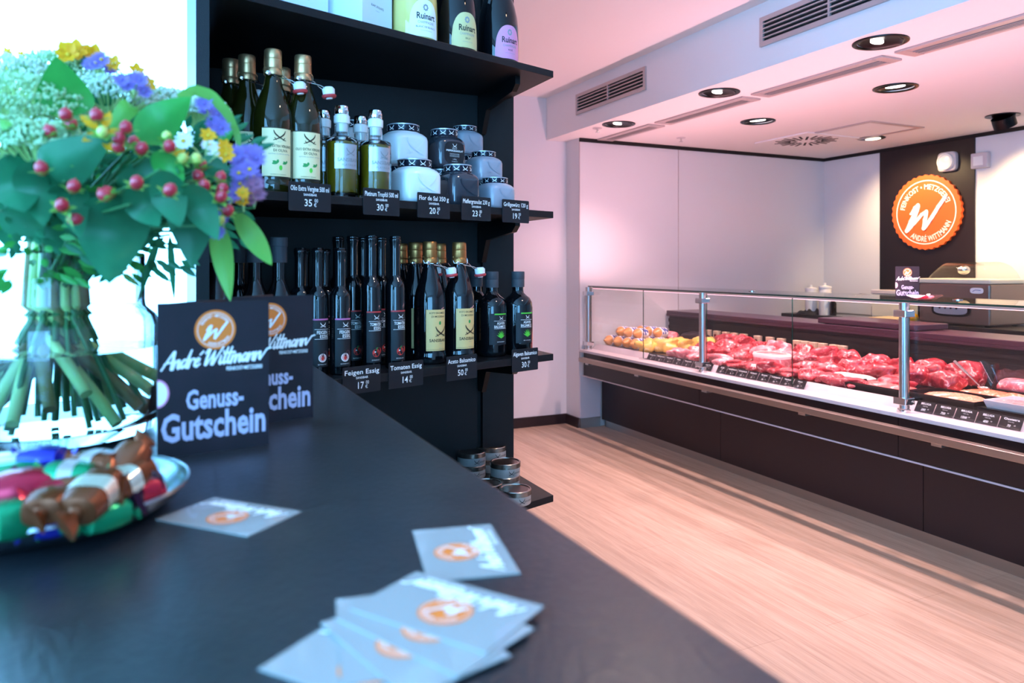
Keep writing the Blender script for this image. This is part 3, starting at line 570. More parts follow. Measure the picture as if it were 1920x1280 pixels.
blob('dark_ham', 'dark smoked ham behind the chicken, by the rear wall', 'meat', 'panel2', 4.0, 4.92, DZ, .09, .17, .075, 0, None, 334, .08)
# trays
def tray(x0, x1, y0, y1, z0, h, label, m='tray', name='serving_tray', rz=0):
    t = thing(name, label, 'tray', ((x0+x1)/2, (y0+y1)/2, z0), rz); a, c = (x1-x0)/2, (y1-y0)/2
    r = lambda k, z, e: [(-a*e-k, -c-k, z), (a*e+k, -c-k, z), (a*e+k, c+k, z), (-a*e-k, c+k, z)]
    MB().loft([r(-.012, 0, 1), r(0, h, 1), r(-.006, h, 1), r(-.016, .006, 1)], cap=(True, True)).build('shell', m, t, sharp=20)
    return t
def fill(x0, x1, y0, y1, z, hh, m, name, label, cat, seed, n=26):
    rnd = random.Random(seed); ph = [(rnd.uniform(8, 40), rnd.uniform(8, 40), rnd.uniform(0, 6)) for _ in range(9)]
    def f(u, v):
        e = min(1, 8*min(u, 1-u))*min(1, 8*min(v, 1-v)); x, y = x0+(x1-x0)*u, y0+(y1-y0)*v
        return (x-(x0+x1)/2, y-(y0+y1)/2, hh*(.55*e**.5+.45*math.sin(PI*u)*math.sin(PI*v))+.10*hh*e*sum(math.sin(p[0]*x*2+p[1]*y*2+p[2]) for p in ph)/2)
    b = MB(); b.sheet(f, n, n); k = n+1
    edge = list(range(k))+[j*k+n for j in range(1, k)]+[n*k+i for i in range(n-1, -1, -1)]+[j*k for j in range(n-1, 0, -1)]
    m0 = len(b.v); b.v += [(b.v[i][0], b.v[i][1], -.004) for i in edge]; q = len(edge)
    for i in range(q): b.f.append((edge[i], m0+i, m0+(i+1) % q, edge[(i+1) % q])); b.m.append(0); b.s.append(True)
    b.f.append(tuple(range(m0+q-1, m0-1, -1))); b.m.append(0); b.s.append(False)
    return tag(b.build(name, m, loc=((x0+x1)/2, (y0+y1)/2, z), sharp=80), label, cat)
TZ = DZ
tray(3.41, 3.66, 2.57, 2.93, TZ, .045, 'deep black tray of red mince beside the glass post')
fill(3.435, 3.635, 2.595, 2.905, TZ+.011, .036, 'mince', 'minced_beef', 'bright red minced beef heaped in the black tray by the post', 'meat', 3)
tray(3.41, 3.66, 2.20, 2.555, TZ, .045, 'deep black tray of brown seasoned mince above the caviar tags')
fill(3.435, 3.635, 2.225, 2.53, TZ+.011, .038, 'minceb', 'seasoned_mince', 'brown seasoned mince heaped in the tray above the caviar tags', 'meat', 4)
tray(3.69, 3.96, 2.575, 2.95, TZ, .035, 'low black tray of pale meat strips, second row beside the white fat')
for i in range(5): blob('meat_strip', 'pale meat strip, %s in the second-row tray beside the fat' % ORD[i], 'meat', ['pork', 'chicken'][i % 2], 3.75, 2.84+.07*i-.02, TZ+.010, .06, .035, .016, .4*i, 'pale meat strips in a tray', 500+i) if i < 2 else None
blob('meat_fillet', 'long marbled red fillet lying in the second-row tray', 'meat', 'beef', 3.84, 2.72, TZ+.008, .065, .11, .034, .15, None, 777, .16)
tray(3.69, 3.93, 2.10, 2.555, TZ, .04, 'black tray of orange salmon tartare with a spoon in it')
fill(3.715, 3.905, 2.125, 2.53, TZ+.010, .036, 'salmon', 'salmon_tartare', 'orange salmon tartare in the tray with the spoon', 'food', 5)
t = thing('serving_spoon', 'long steel spoon stuck in the salmon tartare', 'spoon', (3.82, 2.44, TZ+.062))
p0, p1 = Vector((0, 0, 0)), Vector((.06, .17, .10))
MB().tube([p0, p0.lerp(p1, .4), p0.lerp(p1, .5), p1], [.004, .005, .009, .0095], 10).build('handle', 'chrome', t)
MB().ball((-.01, -.03, -.006), .026, 0, 14, 8, (.75, 1.2, .35)).build('bowl', 'chrome', t)
MB().box(3.40, 3.66, 1.74, 2.18, TZ, TZ+.03).build('step', 'tray') and None
o = [x for x in COL.objects if x.name == 'step'][0]; tag(o, 'black glossy riser under the steel tray at the edge of the picture', 'riser'); o.name = 'display_riser'
tray(3.41, 3.64, 1.76, 2.16, TZ+.031, .035, 'shallow brushed steel tray of pink slices on the black riser', 'white_metal', 'steel_tray')
for i in range(6): blob('meat_slice', 'thin pink slice, %s across the steel tray' % ORD[i], 'meat', 'pork', 3.525, 2.12-.06*i, TZ+.039, .085, .035, .012, 0, 'pink slices in the steel tray', 520+i, .06)
t = thing('bagged_meat', 'pale pink meat in a clear plastic bag behind the salmon tray', 'meat', (4.0, 2.30, TZ+.010))
o = blob('meat', None, None, 'pork', 0, 0, 0, .07, .15, .05, 0, None, 610, .1); o.parent = t; del_ = [o.pop(k_, None) for k_ in ('label', 'category', 'group')]
def bag(u, v):
    a = 2*PI*u; return (.085*math.cos(a)*(1-.25*v), .19*math.sin(a)*(1-.3*v)+.02*v, .125*v+.008*math.sin(9*a+5*v))
MB().sheet(bag, 28, 6).build('bag', 'plastic', t)
def neck(u, v): return (.03*math.sin(7*u)+.01, .17+.07*v+.05*u, .06+.09*v+.015*math.sin(11*u+4*v)) if False else (.02*math.sin(5*u), .16+.05*v+.10*(u-.5)*(.4+v), .04+.11*v+.012*math.sin(12*u))
MB().sheet(neck, 12, 6).build('bag_neck', 'plastic', t)
blob('meatball', 'brown breaded patty beside the clear plastic bag', 'meat', 'minceb', 4.04, 2.66, TZ, .05, .07, .025, 0, None, 640, .2)
# small beige boxes at the back of the case
us = [1330, 1347, 1364, 1380, 1397, 1424, 1447, 1468, 1498, 1513, 1529, 1546, 1567, 1583]
for i, u in enumerate(us):
    p = on_x(u, 650, 4.115)
    t = thing('small_box', 'small beige box with red dot, %s from the middle post' % ORD[i] if i < 8 else 'small beige box with red dot, %s of the clearly seen group' % ORD[i-8], 'box', (4.10, p.y, .775), -PI/2, 'beige boxes at the back of the case')
    MB().box(-.028, .028, -.02, .02, 0, .075).build('carton', 'socket_plate', t, bevel=.003)
    MB().disc2(0, .038, .013, 0, face_y(.0203), 16).build('dot', 'dred', t)
MB().box(4.06, 4.125, 3.0, 4.7, .745, .774).build('case_shelf', 'dark', mc)

# ---------- on the glass top
# (voucher card is placed with its siblings below)
p = on_z(1716, 563, 1.2135)
t = thing('glass_dish', 'small flat dish of pink sweets standing on the glass counter top', 'dish', (p.x+.06, p.y, 1.2135))
MB().lathe([(.0, .004), (.05, .004), (.085, .024), (.088, .026), (.083, .027), (.05, .009), (0, .008)], 32, cap=(False, False)).build('dish', 'plastic', t)
for i in range(5): MB().ball((.03*math.cos(i*1.3), .03*math.sin(i*1.3), .0165), .016, 0, 10, 6, (1.3, 1, .55)).build('sweet', 'cred' if i % 2 else 'pork', t)
for u, v, s in ((1410, 546, 'beside the middle joint'), (1796, 562, 'in front of the vacuum machine'), (1183, 533, 'near the end wall')):  # chrome discs modelled in place of downlight reflections on the glass
    p = on_z(u, v, 1.2135); t = thing('downlight_glint', 'tiny chrome disc imitating a downlight reflection on the glass top, '+s, 'reflection', (max(p.x, 3.42), p.y, 1.2132))
    MB().lathe([(.022, 0), (.022, .004), (.0, .006)], 20).build('disc', 'chrome', t)

# ------------------------------------------------------------------ back counter along the logo wall
bc = thing('base_cabinet', 'long row of white base cabinets under the black worktop', 'cabinet', (5.55, 3.5, 0), world=True)
MB().box(5.56, 6.06, 1.2, 5.468, .10, .88).build('body', 'lilw', bc)
for k in range(7):
    d = MB().box(5.54, 5.558, 1.2+.609*k+.003, 1.2+.609*(k+1)-.003, .11, .875).build('door', 'lilw', bc)
MB().box(5.6, 6.06, 1.2, 5.468, 0, .1).build('plinth', 'dark', bc)
tag(MB().box(5.5, 6.064, 1.2, 5.468, .8805, .92).build('worktop', 'black', bevel=.003), 'black worktop along the logo wall carrying the vacuum machine', 'worktop')
WZ = .9205
def onw(u, x): d = ray(u, 0); t_ = x/d[0]; return d[1]*t_
t = thing('vacuum_sealer', 'big brown-grey stainless vacuum sealer with a clear curved lid on the black worktop', 'machine', (5.75, 3.74, WZ), -PI/2)
W2 = .285
MB().box(-W2, W2, -.21, .22, .012, .325).build('housing', 'ink_red', t, bevel=.012)
for x in (-W2+.05, W2-.05):
    for y in (-.16, .17): MB().lathe([(.02, 0), (.02, .014)], 12, 0, (x, y, 0)).build('foot', 'dark', t)
MB().box(-W2-.005, W2+.005, -.215, .225, .326, .362).build('lid_rim', 'beige', t, bevel=.008)
def dome(u, v):
    x = -W2+.07+(2*W2-.09)*u; a = PI*v; k = min(1, 6*u*(1)+.0)**.6*min(1, (1-u)*10)**.5
    return (x, -.2*math.cos(a), .362+.13*k*math.sin(a)**.55)
MB().sheet(dome, 24, 20).build('lid', 'dome', t)
MB().ball((-.02, -.05, .43), .045, 0, 16, 10, (1, 1, .8)).build('gauge', 'chrome', t)
oval = lambda a, b_, n=36: [(a*math.copysign(abs(math.cos(2*PI*i/n))**.6, math.cos(2*PI*i/n)), b_*math.copysign(abs(math.sin(2*PI*i/n))**.6, math.sin(2*PI*i/n))) for i in range(n)]
pl = MB().prism(oval(.155, .055), 0, .005, 0, lambda x, y, z: (x-.015, -.2155-z, .125+y)).build('control_panel', 'steel_dark', t)
b = MB().prism(oval(.135, .04), 0, .003, 0, lambda x, y, z: (x-.015, -.2205-z, .125+y)); b.build('control_face', 'pgrey', pl)
b = MB()
for k in range(4): b.disc2(-.07+.045*k, 0, .009, 0, lambda x, y, z: (x-.03, -.224, .135+y), 14)
b.build('button', 'dark', pl)
b = MB().prism(oval(.05, .022), 0, .003, 0, lambda x, y, z: (x+.19, -.2155-z, .275+y)); b.build('badge', 'slabel', t)
MB().stroke2([(-.03, -.006, .002), (-.01, .006, .002), (.03, .003, .002)], 0, lambda x, y, z: (x+.19, -.219, .275+y)).build('badge_mark', 'sblue', t)
def canister(u, x, h, r, label, lid=True):
    t = thing('canister', label, 'canister', (x, min(5.38, onw(u, x)), WZ)); MB().lathe([(r, 0), (r, h*.92), (r*.96, h*.94)], 24).build('body', 'porcelain', t)
    if lid: MB().lathe([(r*1.05, h*.94), (r*1.05, h), (r*.5, h*1.02), (r*.2, h*1.04), (r*.2, h*1.12), (0, h*1.13)], 24).build('lid', 'white', t)
canister(1521, 5.62, .25, .055, 'white canister beside the sink, closer to the corner'); canister(1547, 5.62, .27, .055, 'taller white canister with knob lid beside the dark bottle')
t = thing('soap_dispenser', 'dark soap bottle with pump next to the white canisters', 'dispenser', (5.62, onw(1562, 5.62), WZ)); MB().lathe([(.028, 0), (.03, .01), (.03, .12), (.012, .14), (.012, .155)], 18).build('bottle', 'botglass', t); MB().lathe([(.014, .15), (.014, .17), (.005, .17), (.005, .2)], 12).box(-.05, .008, -.006, .006, .196, .207).build('pump', 'steel_dark', t)
yk = onw(1600, 5.72)
t = thing('sink', 'steel sink basin let into the black worktop', 'sink', (5.69, yk, WZ)); MB().loft([sup(.13, .22, .0), sup(.13, .22, .004), sup(.115, .2, .004), sup(.1, .18, .001)], cap=(True, True)).build('basin', 'steel', t)
t = thing('tap', 'chrome swan-neck tap beside the sink', 'tap', (5.92, yk-.05, WZ)); MB().lathe([(.028, 0), (.028, .01), (.018, .03), (.018, .09)], 16).build('base', 'chrome', t)
MB().tube([(0, 0, .08), (0, 0, .15), (-.03, .02, .19), (-.10, .06, .2), (-.16, .1, .17)], .011, 10).build('spout', 'chrome', t); MB().tube([(0, -.015, .08), (0, -.07, .11)], .006, 8).build('lever', 'chrome', t)
y = onw(1655, 5.62); tag(MB().box(5.53, 5.78, y-.2, y+.07, WZ, WZ+.02).build('cutting_board', 'board', bevel=.004), 'pale wooden chopping board lying beside the sink', 'board')
y = onw(1716, 5.6); t = thing('lemon', 'yellow lemon on the worktop beside the vacuum sealer', 'fruit', (5.58, y, WZ)); MB().lathe([(.0, -.0), (.02, .004), (.036, .025), (.038, .04), (.03, .06), (.012, .072), (.006, .08), (0, .08)], 18).build('fruit', 'lemon', t)
y = onw(1480, 5.6)
rnd2 = random.Random(3)
def cloth(u, v): return (5.6+.10*(u-.5)*2*(1+.1*math.sin(9*v)), 5.19+.10*(v-.5)*2, WZ+.002+.07*math.sin(PI*u)**.5*math.sin(PI*v)**.5*(.6+.4*math.sin(13*u+2)*math.sin(11*v+1)))
tag(MB().sheet(cloth, 26, 26).build('towel', 'towel'), 'crumpled dark patterned towel heaped on the worktop near the corner', 'towel')
y0_, y1_ = 2.99, 3.76
t = thing('dark_board', 'flat dark board with rounded edges lying on the rear ledge of the meat counter', 'board', (4.27, 3.38, .9825)); MB().box(-.15, .16, -.36, .38, .004, .04).build('slab', 'ledge', t, bevel=.006)
for x in (-.12, .13):
    for y in (-.3, .32): MB().box(x-.012, x+.012, y-.012, y+.012, 0, .005).build('foot', 'dark', t)
t = thing('storage_box', 'pale beige bread bin standing on the worktop in front of the dark panel', 'box', (5.945, onw(1660, 5.8)+.02, WZ)); MB().box(-.1, .1, -.16, .16, 0, .21).build('body', 'beige', t, bevel=.01); MB().box(-.104, .104, -.164, .164, .211, .245).build('lid', 'white_metal', t, bevel=.006)
# ------------------------------------------------------------------ shelf unit with slanted shelves
SR = rad(17.9); SA = Vector((.880, 1.631, 0)); SD = Vector((-math.cos(SR), -math.sin(SR), 0)); SN = Vector((-math.sin(SR), math.cos(SR), 0))
PY = 1.90
SZ = [1.869, 1.517, 1.161, .807]                 # shelf tops
def on_shelf(u, back, z):                         # point above frame column u, `back` behind the slanted front edge
    d = ray(u, 0); A = SA+SN*back; det = -SD.x*d[1]+SD.y*d[0]; t_ = (A.x*d[1]-A.y*d[0])/det
    p = A+SD*t_; return Vector((p.x, p.y, z))
su = thing('shelf_unit', 'tall black display shelving with slanted shelves full of bottles and jars', 'shelf', (.47, PY, 0), world=True)
MB().box(.07, .785, PY, PY+.03, 0, 2.6).build('back_panel', 'shelf', su)
MB().box(.800, .895, PY-.004, PY+.03, 0, 2.6).build('side_post', 'shelf', su)
MB().box(.785, .800, PY+.012, PY+.03, 0, 2.6).build('slot_rail', 'dark', su)
MB().box(.047, .068, 1.36, PY+.03, 0, 2.6).build('side_panel', 'shelf', su)
fl = SA+SD*((.880-.069)/math.cos(SR))
for i, z in enumerate(SZ):
    MB().prism([(fl.x, fl.y), (SA.x, SA.y), (.880, PY-.005), (fl.x, PY-.005)], z-.0165, z).build('shelf_board', 'shelf', su, bevel=.0008)
    zb = z-.0165
    b = MB().prism([(PY-.002, zb-.11), (PY-.002, zb), (PY-.245, zb), (PY-.245, zb-.02), (PY-.225, zb-.035), (PY-.06, zb-.05), (PY-.03, zb-.11)], .786, .799, 0, lambda x, y, z_: (z_, x, y))
    br = b.build('bracket', 'steel_dark', su)
    MB().lathe([(0, 0), (.006, 0), (.006, -.003), (0, -.004)], 10, 0, (.792-.47, -.20, zb-.0)).build('screw', 'chrome', br)
# ---- price tags on the shelf edges
def shelf_tag(u0_, u1_, zi, title, price, label):
    p = on_shelf((u0_+u1_)/2, -.0005, SZ[zi]-.0335)
    t = thing('price_tag', label, 'price tag', p, SR)
    w_, h = .087, .054
    MB().prism([(x*w_/2, y*h/2) for x, y in [(-1, -.93), (-.96, -1), (.96, -1), (1, -.93), (1, .93), (.96, 1), (-.96, 1), (-1, .93)]], 0, .0015, 0, lambda x, y, z: (x, -z, h/2+y)).build('card', 'tag', t)
    b = MB(); f = face_y(.0016, 0, h/2)
    b.text(title, .0135, 0, .011, 0, f, width=min(.079, .0072*len(title)), bold=.008); b.text('SANSIBAR', .0062, 0, .002, 0, f, bold=.01)
    b.text(price, .019, -.004, -.0175, 0, f, bold=.005, sx=.9); b.text('00', .0095, .0125, -.0095, 0, f, sx=.8); b.text('€', .0095, .0105, -.0178, 0, f)
    b.build('lettering', 'white', t)
shelf_tag(541, 621, 1, 'Olio Extra Vergine 500 ml', '35', 'black shelf tag priced 35 under the olive oil bottles')
shelf_tag(681, 749, 1, 'Platinum Tropföl 500 ml', '30', 'black shelf tag priced 30 under the clear oil flasks')
shelf_tag(783, 843, 1, 'Flor de Sal 350 g', '20', 'black shelf tag priced 20 under the white jars')
shelf_tag(866, 919, 1, 'Pfeffergranulat 230 g', '23', 'black shelf tag priced 23 under the smoky dark jars')
shelf_tag(942, 991, 1, 'Grillgewürz 120 g', '19', 'black shelf tag priced 19 under the grey jars')
shelf_tag(645, 711, 2, 'Feigen Essig', '17', 'black shelf tag partly behind the counter edge under the fig vinegar')
shelf_tag(729, 793, 2, 'Tomaten Essig', '14', 'black shelf tag priced 14 under the tomato vinegar')
shelf_tag(838, 893, 2, 'Aceto Balsamico', '50', 'black shelf tag priced 50 under the balsamic swing-top bottles')
shelf_tag(960, 1008, 2, 'Algaven Balsamico', '30', 'black shelf tag priced 30 under the agave bottles at the shelf end')

# ---- swing-top bottles
def wrap_label(w_, z0, z1, r, n=14): return lambda u, v: ((r*math.sin((u-.5)*w_/r)), -r*math.cos((u-.5)*w_/r), z0+(z1-z0)*v)
def swing(kind, blank=False):
    t = thing('swing_top_bottle', None, 'bottle'); oil = kind == 'oil'
    flute = lambda a, z: 1+(.022*abs(math.cos(4*a))-.011)*(1 if .012 < z < .205 else 0)
    prof = [(.030, .0), (.036, .002), (.0375, .008), (.0375, .018), (.036, .024), (.0365, .03), (.0365, .135), (.0355, .150), (.031, .168), (.0235, .190), (.0175, .208), (.0145, .222), (.0138, .245)]
    MB().lathe(prof, 48, 0, mod=flute).build('glass_body', 'oilglass' if oil else 'botglass', t, sharp=55)
    cap = [(.0165, .226), (.0172, .228), (.0166, .238), (.0162, .2385), (.0168, .240), (.0165, .256), (.0158, .2565), (.0165, .258), (.0162, .273), (.0148, .275), (0, .2745)]
    MB().lathe(cap, 28, cap=(True, False)).build('foil_capsule', 'gold' if oil else 'goldd', t)
    wm = MB()
    for s in (-1, 1):
        wm.tube([(s*.0165, 0, .243), (s*.019, -.004, .236), (s*.0175, -.008, .226), (.0, -.0195, .2245) if s < 0 else (.012, -.014, .2245)], .0011, 6)
        wm.tube([(s*.0165+.002, -.010, .226), (.03, -.012+s*.006, .217), (.043, -.016+s*.008, .209)], .0011, 6)
    wm.build('wire_bail', 'chrome', t)
    wm = MB().lathe([(.0028, 0), (.0045, .001), (.0045, .002), (.0028, .003)], 10, fn=lambda x, y, z: (-.0125+x, -.0165-z, .2265+y)); wm.build('wire_loop', 'chrome', t)
    st = MB().lathe([(.0, .015), (.009, .0145), (.0125, .010), (.0118, .0), (.009, -.001), (.006, -.009), (0, -.0095)], 20, cap=(False, False)).build('stopper', 'porcelain', t, loc=(.047, -.016, .202), rot=(0, -.12, 0))
    MB().lathe([(.009, .0), (.0138, -.001), (.0142, -.0035), (.0125, -.0065), (.0075, -.007)], 20, cap=(False, False)).build('gasket', 'red', st)
    R = .0373
    MB().sheet(wrap_label(.058 if oil else .05, .03, .122, R), 14, 2).build('label', 'cream' if oil else 'kraft', t)
    b = MB(); f = wrap(R+.0002)
    if oil:
        b.rect2(-.029, .029, .1205, .122, 0, f, 10); b.rect2(-.029, .029, .03, .031, 0, f, 10)
        sabres(b, .004, .107, .022, 0, f); b.text('SYLT', .003, .004, .0945, 2, f)
        b.text('OLIO EXTRA VERGINE', .0068, .002, .085, 0, f, width=.05, bold=.01); b.text('DI OLIVA', .0068, .006, .077, 0, f, bold=.01)
        b.text('NATIVES OLIVENÖL EXTRA', .0034, .004, .0715, 2, f)
        for cx, s in ((-.006, 1), (.013, .8)):
            for a in (2.6, 1.5, 3.4): b.disc2(0, 0, .0055*s, 1, lambda x, y, z, a=a, cx=cx, s=s: f(cx+(x+.005*s)*math.cos(a)-y*.42*math.sin(a)+.006*s, .056+(x+.005*s)*math.sin(a)*.6+y*.42*math.cos(a), z), 14)
        b.disc2(.006, .047, .0032, 3, f, 14, .0048); b.text('SANSIBAR SYLT FEINKOST', .0026, .002, .0335, 0, f)
        b.build('label_print', ['inkb', 'green', 'grey_ink', 'lgreen'], t)
    else:
        b.text('ACETO BALSAMICO', .0062, .002, .1125, 0, f, width=.04, bold=.01); b.text('DI MODENA', .0062, .004, .1045, 0, f, bold=.01)
        b.disc2(.008, .092, .0028, 1, f, 14, .0042); sabres(b, .010, .073, .026, 0, f)
        b.text('SANSIBAR', .0095, .003, .05, 0, f, width=.042, bold=.02); b.text('500 ml', .003, .01, .045, 2, f)
        b.text('1234 SYLT', .0024, .01, .034, 2, f); b.rect2(-.024, .024, .0325, .033, 0, f, 8)
        b.build('label_print', ['inkb', 'green', 'grey_ink'], t)
    return Proto(t)
G = 'swing-top olive oil bottles on the middle shelf'
P_ = swing('oil'); O = SR-.22
for u, bk, l in [(512, .06, 'tallest-looking dark olive oil bottle with gold capsule and cream label, first of the front pair'), (568, .058, 'olive oil bottle with gold capsule directly above the tag priced 35'),
                 (463, .13, 'olive oil bottle with gold capsule half hidden by the bouquet, behind the front pair'), (433, .18, 'olive oil bottle with gold capsule deepest beside the shelf side panel'), (530, .17, 'olive oil bottle in the back between the two front oil bottles')]:
    P_.put(on_shelf(u, bk, SZ[1]), O, l, G)
G = 'balsamic swing-top bottles on the third shelf'
P_ = swing('aceto')
for u, bk, l in [(806, .075, 'balsamic swing-top bottle with bronze foil beside the tomato vinegar'), (861, .065, 'balsamic swing-top bottle with bronze foil next to the agave bottles'),
                 (824, .17, 'balsamic swing-top bottle in the back between the two front balsamic bottles'), (779, .145, 'balsamic swing-top bottle just behind the tomato vinegar row'), (752, .235, 'balsamic swing-top bottle deepest behind the tomato vinegar row')]:
    P_.put(on_shelf(u, bk, SZ[2]), O+.02, l, G)

# ---- slim vinegar bottles
def slim(kind):
    t = thing('vinegar_bottle', None, 'bottle'); h = .284 if kind == 'tomato' else .256; k = h/.284; r = .0215
    MB().lathe([(.018, 0), (.021, .003), (r, .01), (r, .168*k), (.0208, .178*k), (.0175, .188*k), (.0125, .1945*k), (.0112, .2*k), (.0112, .262*k), (.0128, .274*k), (.0132, .2765*k), (.0122, .279*k), (.0128, .281*k), (.0118, h), (0, h-.002)], 32, cap=(True, False)).build('glass_body', 'botglass', t)
    R = r+.0003; z0, z1 = .018, .018+.107*(1 if kind == 'tomato' else .9)
    MB().sheet(wrap_label(.036, z0, z1, R), 10, 2).build('label', 'blabel', t)
    b = MB(); f = wrap(R+.0002); s = 'TOMATEN' if kind == 'tomato' else 'FEIGEN'
    b.rect2(-.018, .018, z1-.003, z1, 1, f, 10); sabres(b, .004, z1-.0125, .011, 0, f)
    for zz in (z1-.0215, z1-.041): b.rect2(-.013, .018, zz, zz+.0007, 0, f, 8)
    b.text(s, .0092, .003, z1-.0305, 0, f, width=.027 if kind == 'tomato' else .023, bold=.012); b.text('ESSIG', .0092, .007, z1-.0385, 0, f, width=.019, bold=.012)
    b.text('EDITION SYLT', .003, .003, z0+.004, 0, f)
    if kind == 'tomato':
        b.disc2(.003, z0+.02, .0085, 2, f, 20); b.disc2(.0115, z0+.024, .0065, 2, f, 18, z=-.0001); b.stroke2([(.003, z0+.026, .0007), (.004, z0+.030, .0009), (.007, z0+.031, .0003)], 3, f, .0002); b.disc2(.0005, z0+.022, .002, 0, f, 10, .0012, z=.0002)
    else:
        b.disc2(.010, z0+.023, .0065, 4, f, 18, .009); b.disc2(.003, z0+.018, .0085, 0, f, 20, z=.0001); b.disc2(.003, z0+.018, .0072, 2, f, 20, z=.0002); b.disc2(.003, z0+.017, .003, 5, f, 12, .004, z=.0003)
    b.build('label_print', ['white', 'red' if kind == 'tomato' else 'pinkp', 'tomato' if kind == 'tomato' else 'figp', 'green', 'figd', 'tomato'], t)
    return Proto(t)
P_ = slim('tomato'); G = 'tomato vinegar bottles on the third shelf'
for u, bk, l in [(741, .055, 'slim dark vinegar bottle with red-striped label standing above the tag priced 14'), (696, .062, 'slim dark vinegar bottle with red-striped label between the fig vinegar and the front tomato bottle'),
                 (661, .118, 'slim dark vinegar bottle with red-striped label peeking out behind the fig vinegar'), (714, .13, 'slim dark vinegar bottle behind the two front tomato bottles'), (634, .165, 'slim dark vinegar bottle deepest behind the fig vinegar bottles'), (681, .17, 'slim dark vinegar bottle deepest behind the front tomato bottles')]:
    P_.put(on_shelf(u, bk, SZ[2]), O+.03, l, G)
P_ = slim('fig'); G = 'fig vinegar bottles on the third shelf'
for u, bk, l in [(638, .055, 'shorter slim vinegar bottle with pink-striped fig label, front one above its tag'), (596, .075, 'shorter slim vinegar bottle with pink-striped fig label, just beside the rear voucher card'),
                 (563, .10, 'shorter slim dark bottle rising behind the rear voucher card'), (609, .15, 'shorter slim dark bottle in the second row behind the fig labels'), (570, .17, 'shorter slim dark bottle in the second row behind the rear voucher card')]:
    P_.put(on_shelf(u, bk, SZ[2]), O+.03, l, G)
def stoppered():
    t = thing('stoppered_bottle', None, 'bottle')
    MB().lathe([(.026, 0), (.029, .004), (.029, .135), (.026, .158), (.018, .176), (.0135, .188), (.0125, .2), (.0125, .24)], 28).build('glass_body', 'botglass', t)
    MB().lathe([(.0128, .226), (.0158, .2265), (.0158, .258), (.0168, .2585), (.0168, .275), (.0158, .276), (0, .276)], 24, cap=(False, False)).build('stopper', 'capg', t); return Proto(t)
P_ = stoppered(); G = 'dark bottles with grey stoppers'
for u, bk, l in [(523, .10, 'dark bottle with grey stopper rising just behind the rear voucher card'), (478, .11, 'dark bottle with grey stopper partly covered by a hanging leaf'), (405, .13, 'dark bottle with grey stopper beside the shelf side panel, below the bouquet'), (447, .215, 'dark bottle with grey stopper hidden behind the hanging leaves')]:
    P_.put(on_shelf(u, bk, SZ[2]), O, l, G)
def agave():
    t = thing('agave_bottle', None, 'bottle'); r = .037
    MB().lathe([(.032, 0), (.036, .004), (r, .012), (r, .118), (.0355, .129), (.030, .140), (.021, .147), (.015, .153), (.0138, .16), (.0138, .18)], 40).build('glass_body', 'botglass', t)
    MB().lathe([(.0140, .167), (.0165, .1672), (.0165, .186), (.0162, .1865), (.0168, .188), (.0168, .204), (.016, .206), (0, .206)], 30, cap=(False, False)).build('screw_cap', 'capg', t)
    R = r+.0003; z0, z1 = .03, .105
    MB().sheet(wrap_label(.05, z0, z1, R), 12, 2).build('label', 'blabel', t)
    b = MB(); f = wrap(R+.0002)
    b.rect2(-.012, .025, z1-.003, z1, 1, f, 10); sabres(b, .006, z1-.0105, .010, 0, f)
    for zz in (z1-.018, z1-.0365): b.rect2(-.013, .023, zz, zz+.0007, 0, f, 8)
    b.text('AGAVEN', .0088, .006, z1-.0265, 0, f, width=.023, bold=.012); b.text('BALSAMICO', .0088, .004, z1-.0345, 0, f, width=.033, bold=.012)
    for k in range(7):
        a = rad(20+23*k); b.stroke2([(.006, z1-.058, .0018), (.006+.007*math.cos(a), z1-.058+.009*math.sin(a), .0014), (.006+.013*math.cos(a), z1-.058+.017*math.sin(a), .0002)], 1, f)
    b.text('EDITION SANSIBAR', .0026, .006, z0+.006, 0, f); b.build('label_print', ['white', 'lgreen'], t); return Proto(t)
P_ = agave(); G = 'agave balsamic bottles at the shelf end'
for u, bk, l in [(922, .075, 'squat dark bottle with green agave label next to the balsamic swing-top bottles'), (971, .062, 'squat dark bottle with green agave label at the very end of the shelf'), (893, .165, 'squat dark bottle with green agave label hidden in the second row')]:
    P_.put(on_shelf(u, bk, SZ[2]), O+.0, l, G)

# ---- clear oil flasks
def flask():
    t = thing('oil_flask', None, 'flask'); r = .033
    MB().lathe([(.030, 0), (r, .002), (r, .116), (.0315, .121), (.0285, .123), (.017, .124), (.0145, .127), (.0142, .150), (.0125, .150), (.0125, .126), (.026, .1205), (.0315, .114), (.0315, .012), (.029, .01), (0, .01)], 36, cap=(True, False)).build('glass_body', 'clear', t)
    MB().lathe([(.0, .0102), (.0295, .0102), (.0312, .013), (.0312, .112), (.026, .1165), (0, .1165)], 32, cap=(False, False)).build('oil', 'oil', t)
    MB().lathe([(.011, .135), (.0122, .136), (.0122, .152), (.0155, .153), (.0162, .156), (.0162, .168), (.0135, .171)], 24, cap=(True, True)).build('stopper', 'porcelain', t)
    MB().lathe([(.0138, .1712), (.0145, .173), (.0145, .187), (.0135, .1885), (0, .1885)], 24, cap=(True, False)).build('stopper_cap', 'chrome', t)
    R = r+.0004; MB().sheet(wrap_label(.05, .058, .108, R), 14, 2).build('label', 'silver', t)
    b = MB(); f = wrap(R+.0004); sabres(b, .008, .092, .018, 0, f); b.text('SANSIBAR', .010, .003, .0725, 0, f, width=.045, bold=.02); b.text('PLATINUM', .006, .006, .0635, 0, f, width=.032)
    b.build('label_print', 'grey_ink', t); return Proto(t)
P_ = flask(); G = 'clear oil flasks with silver labels'
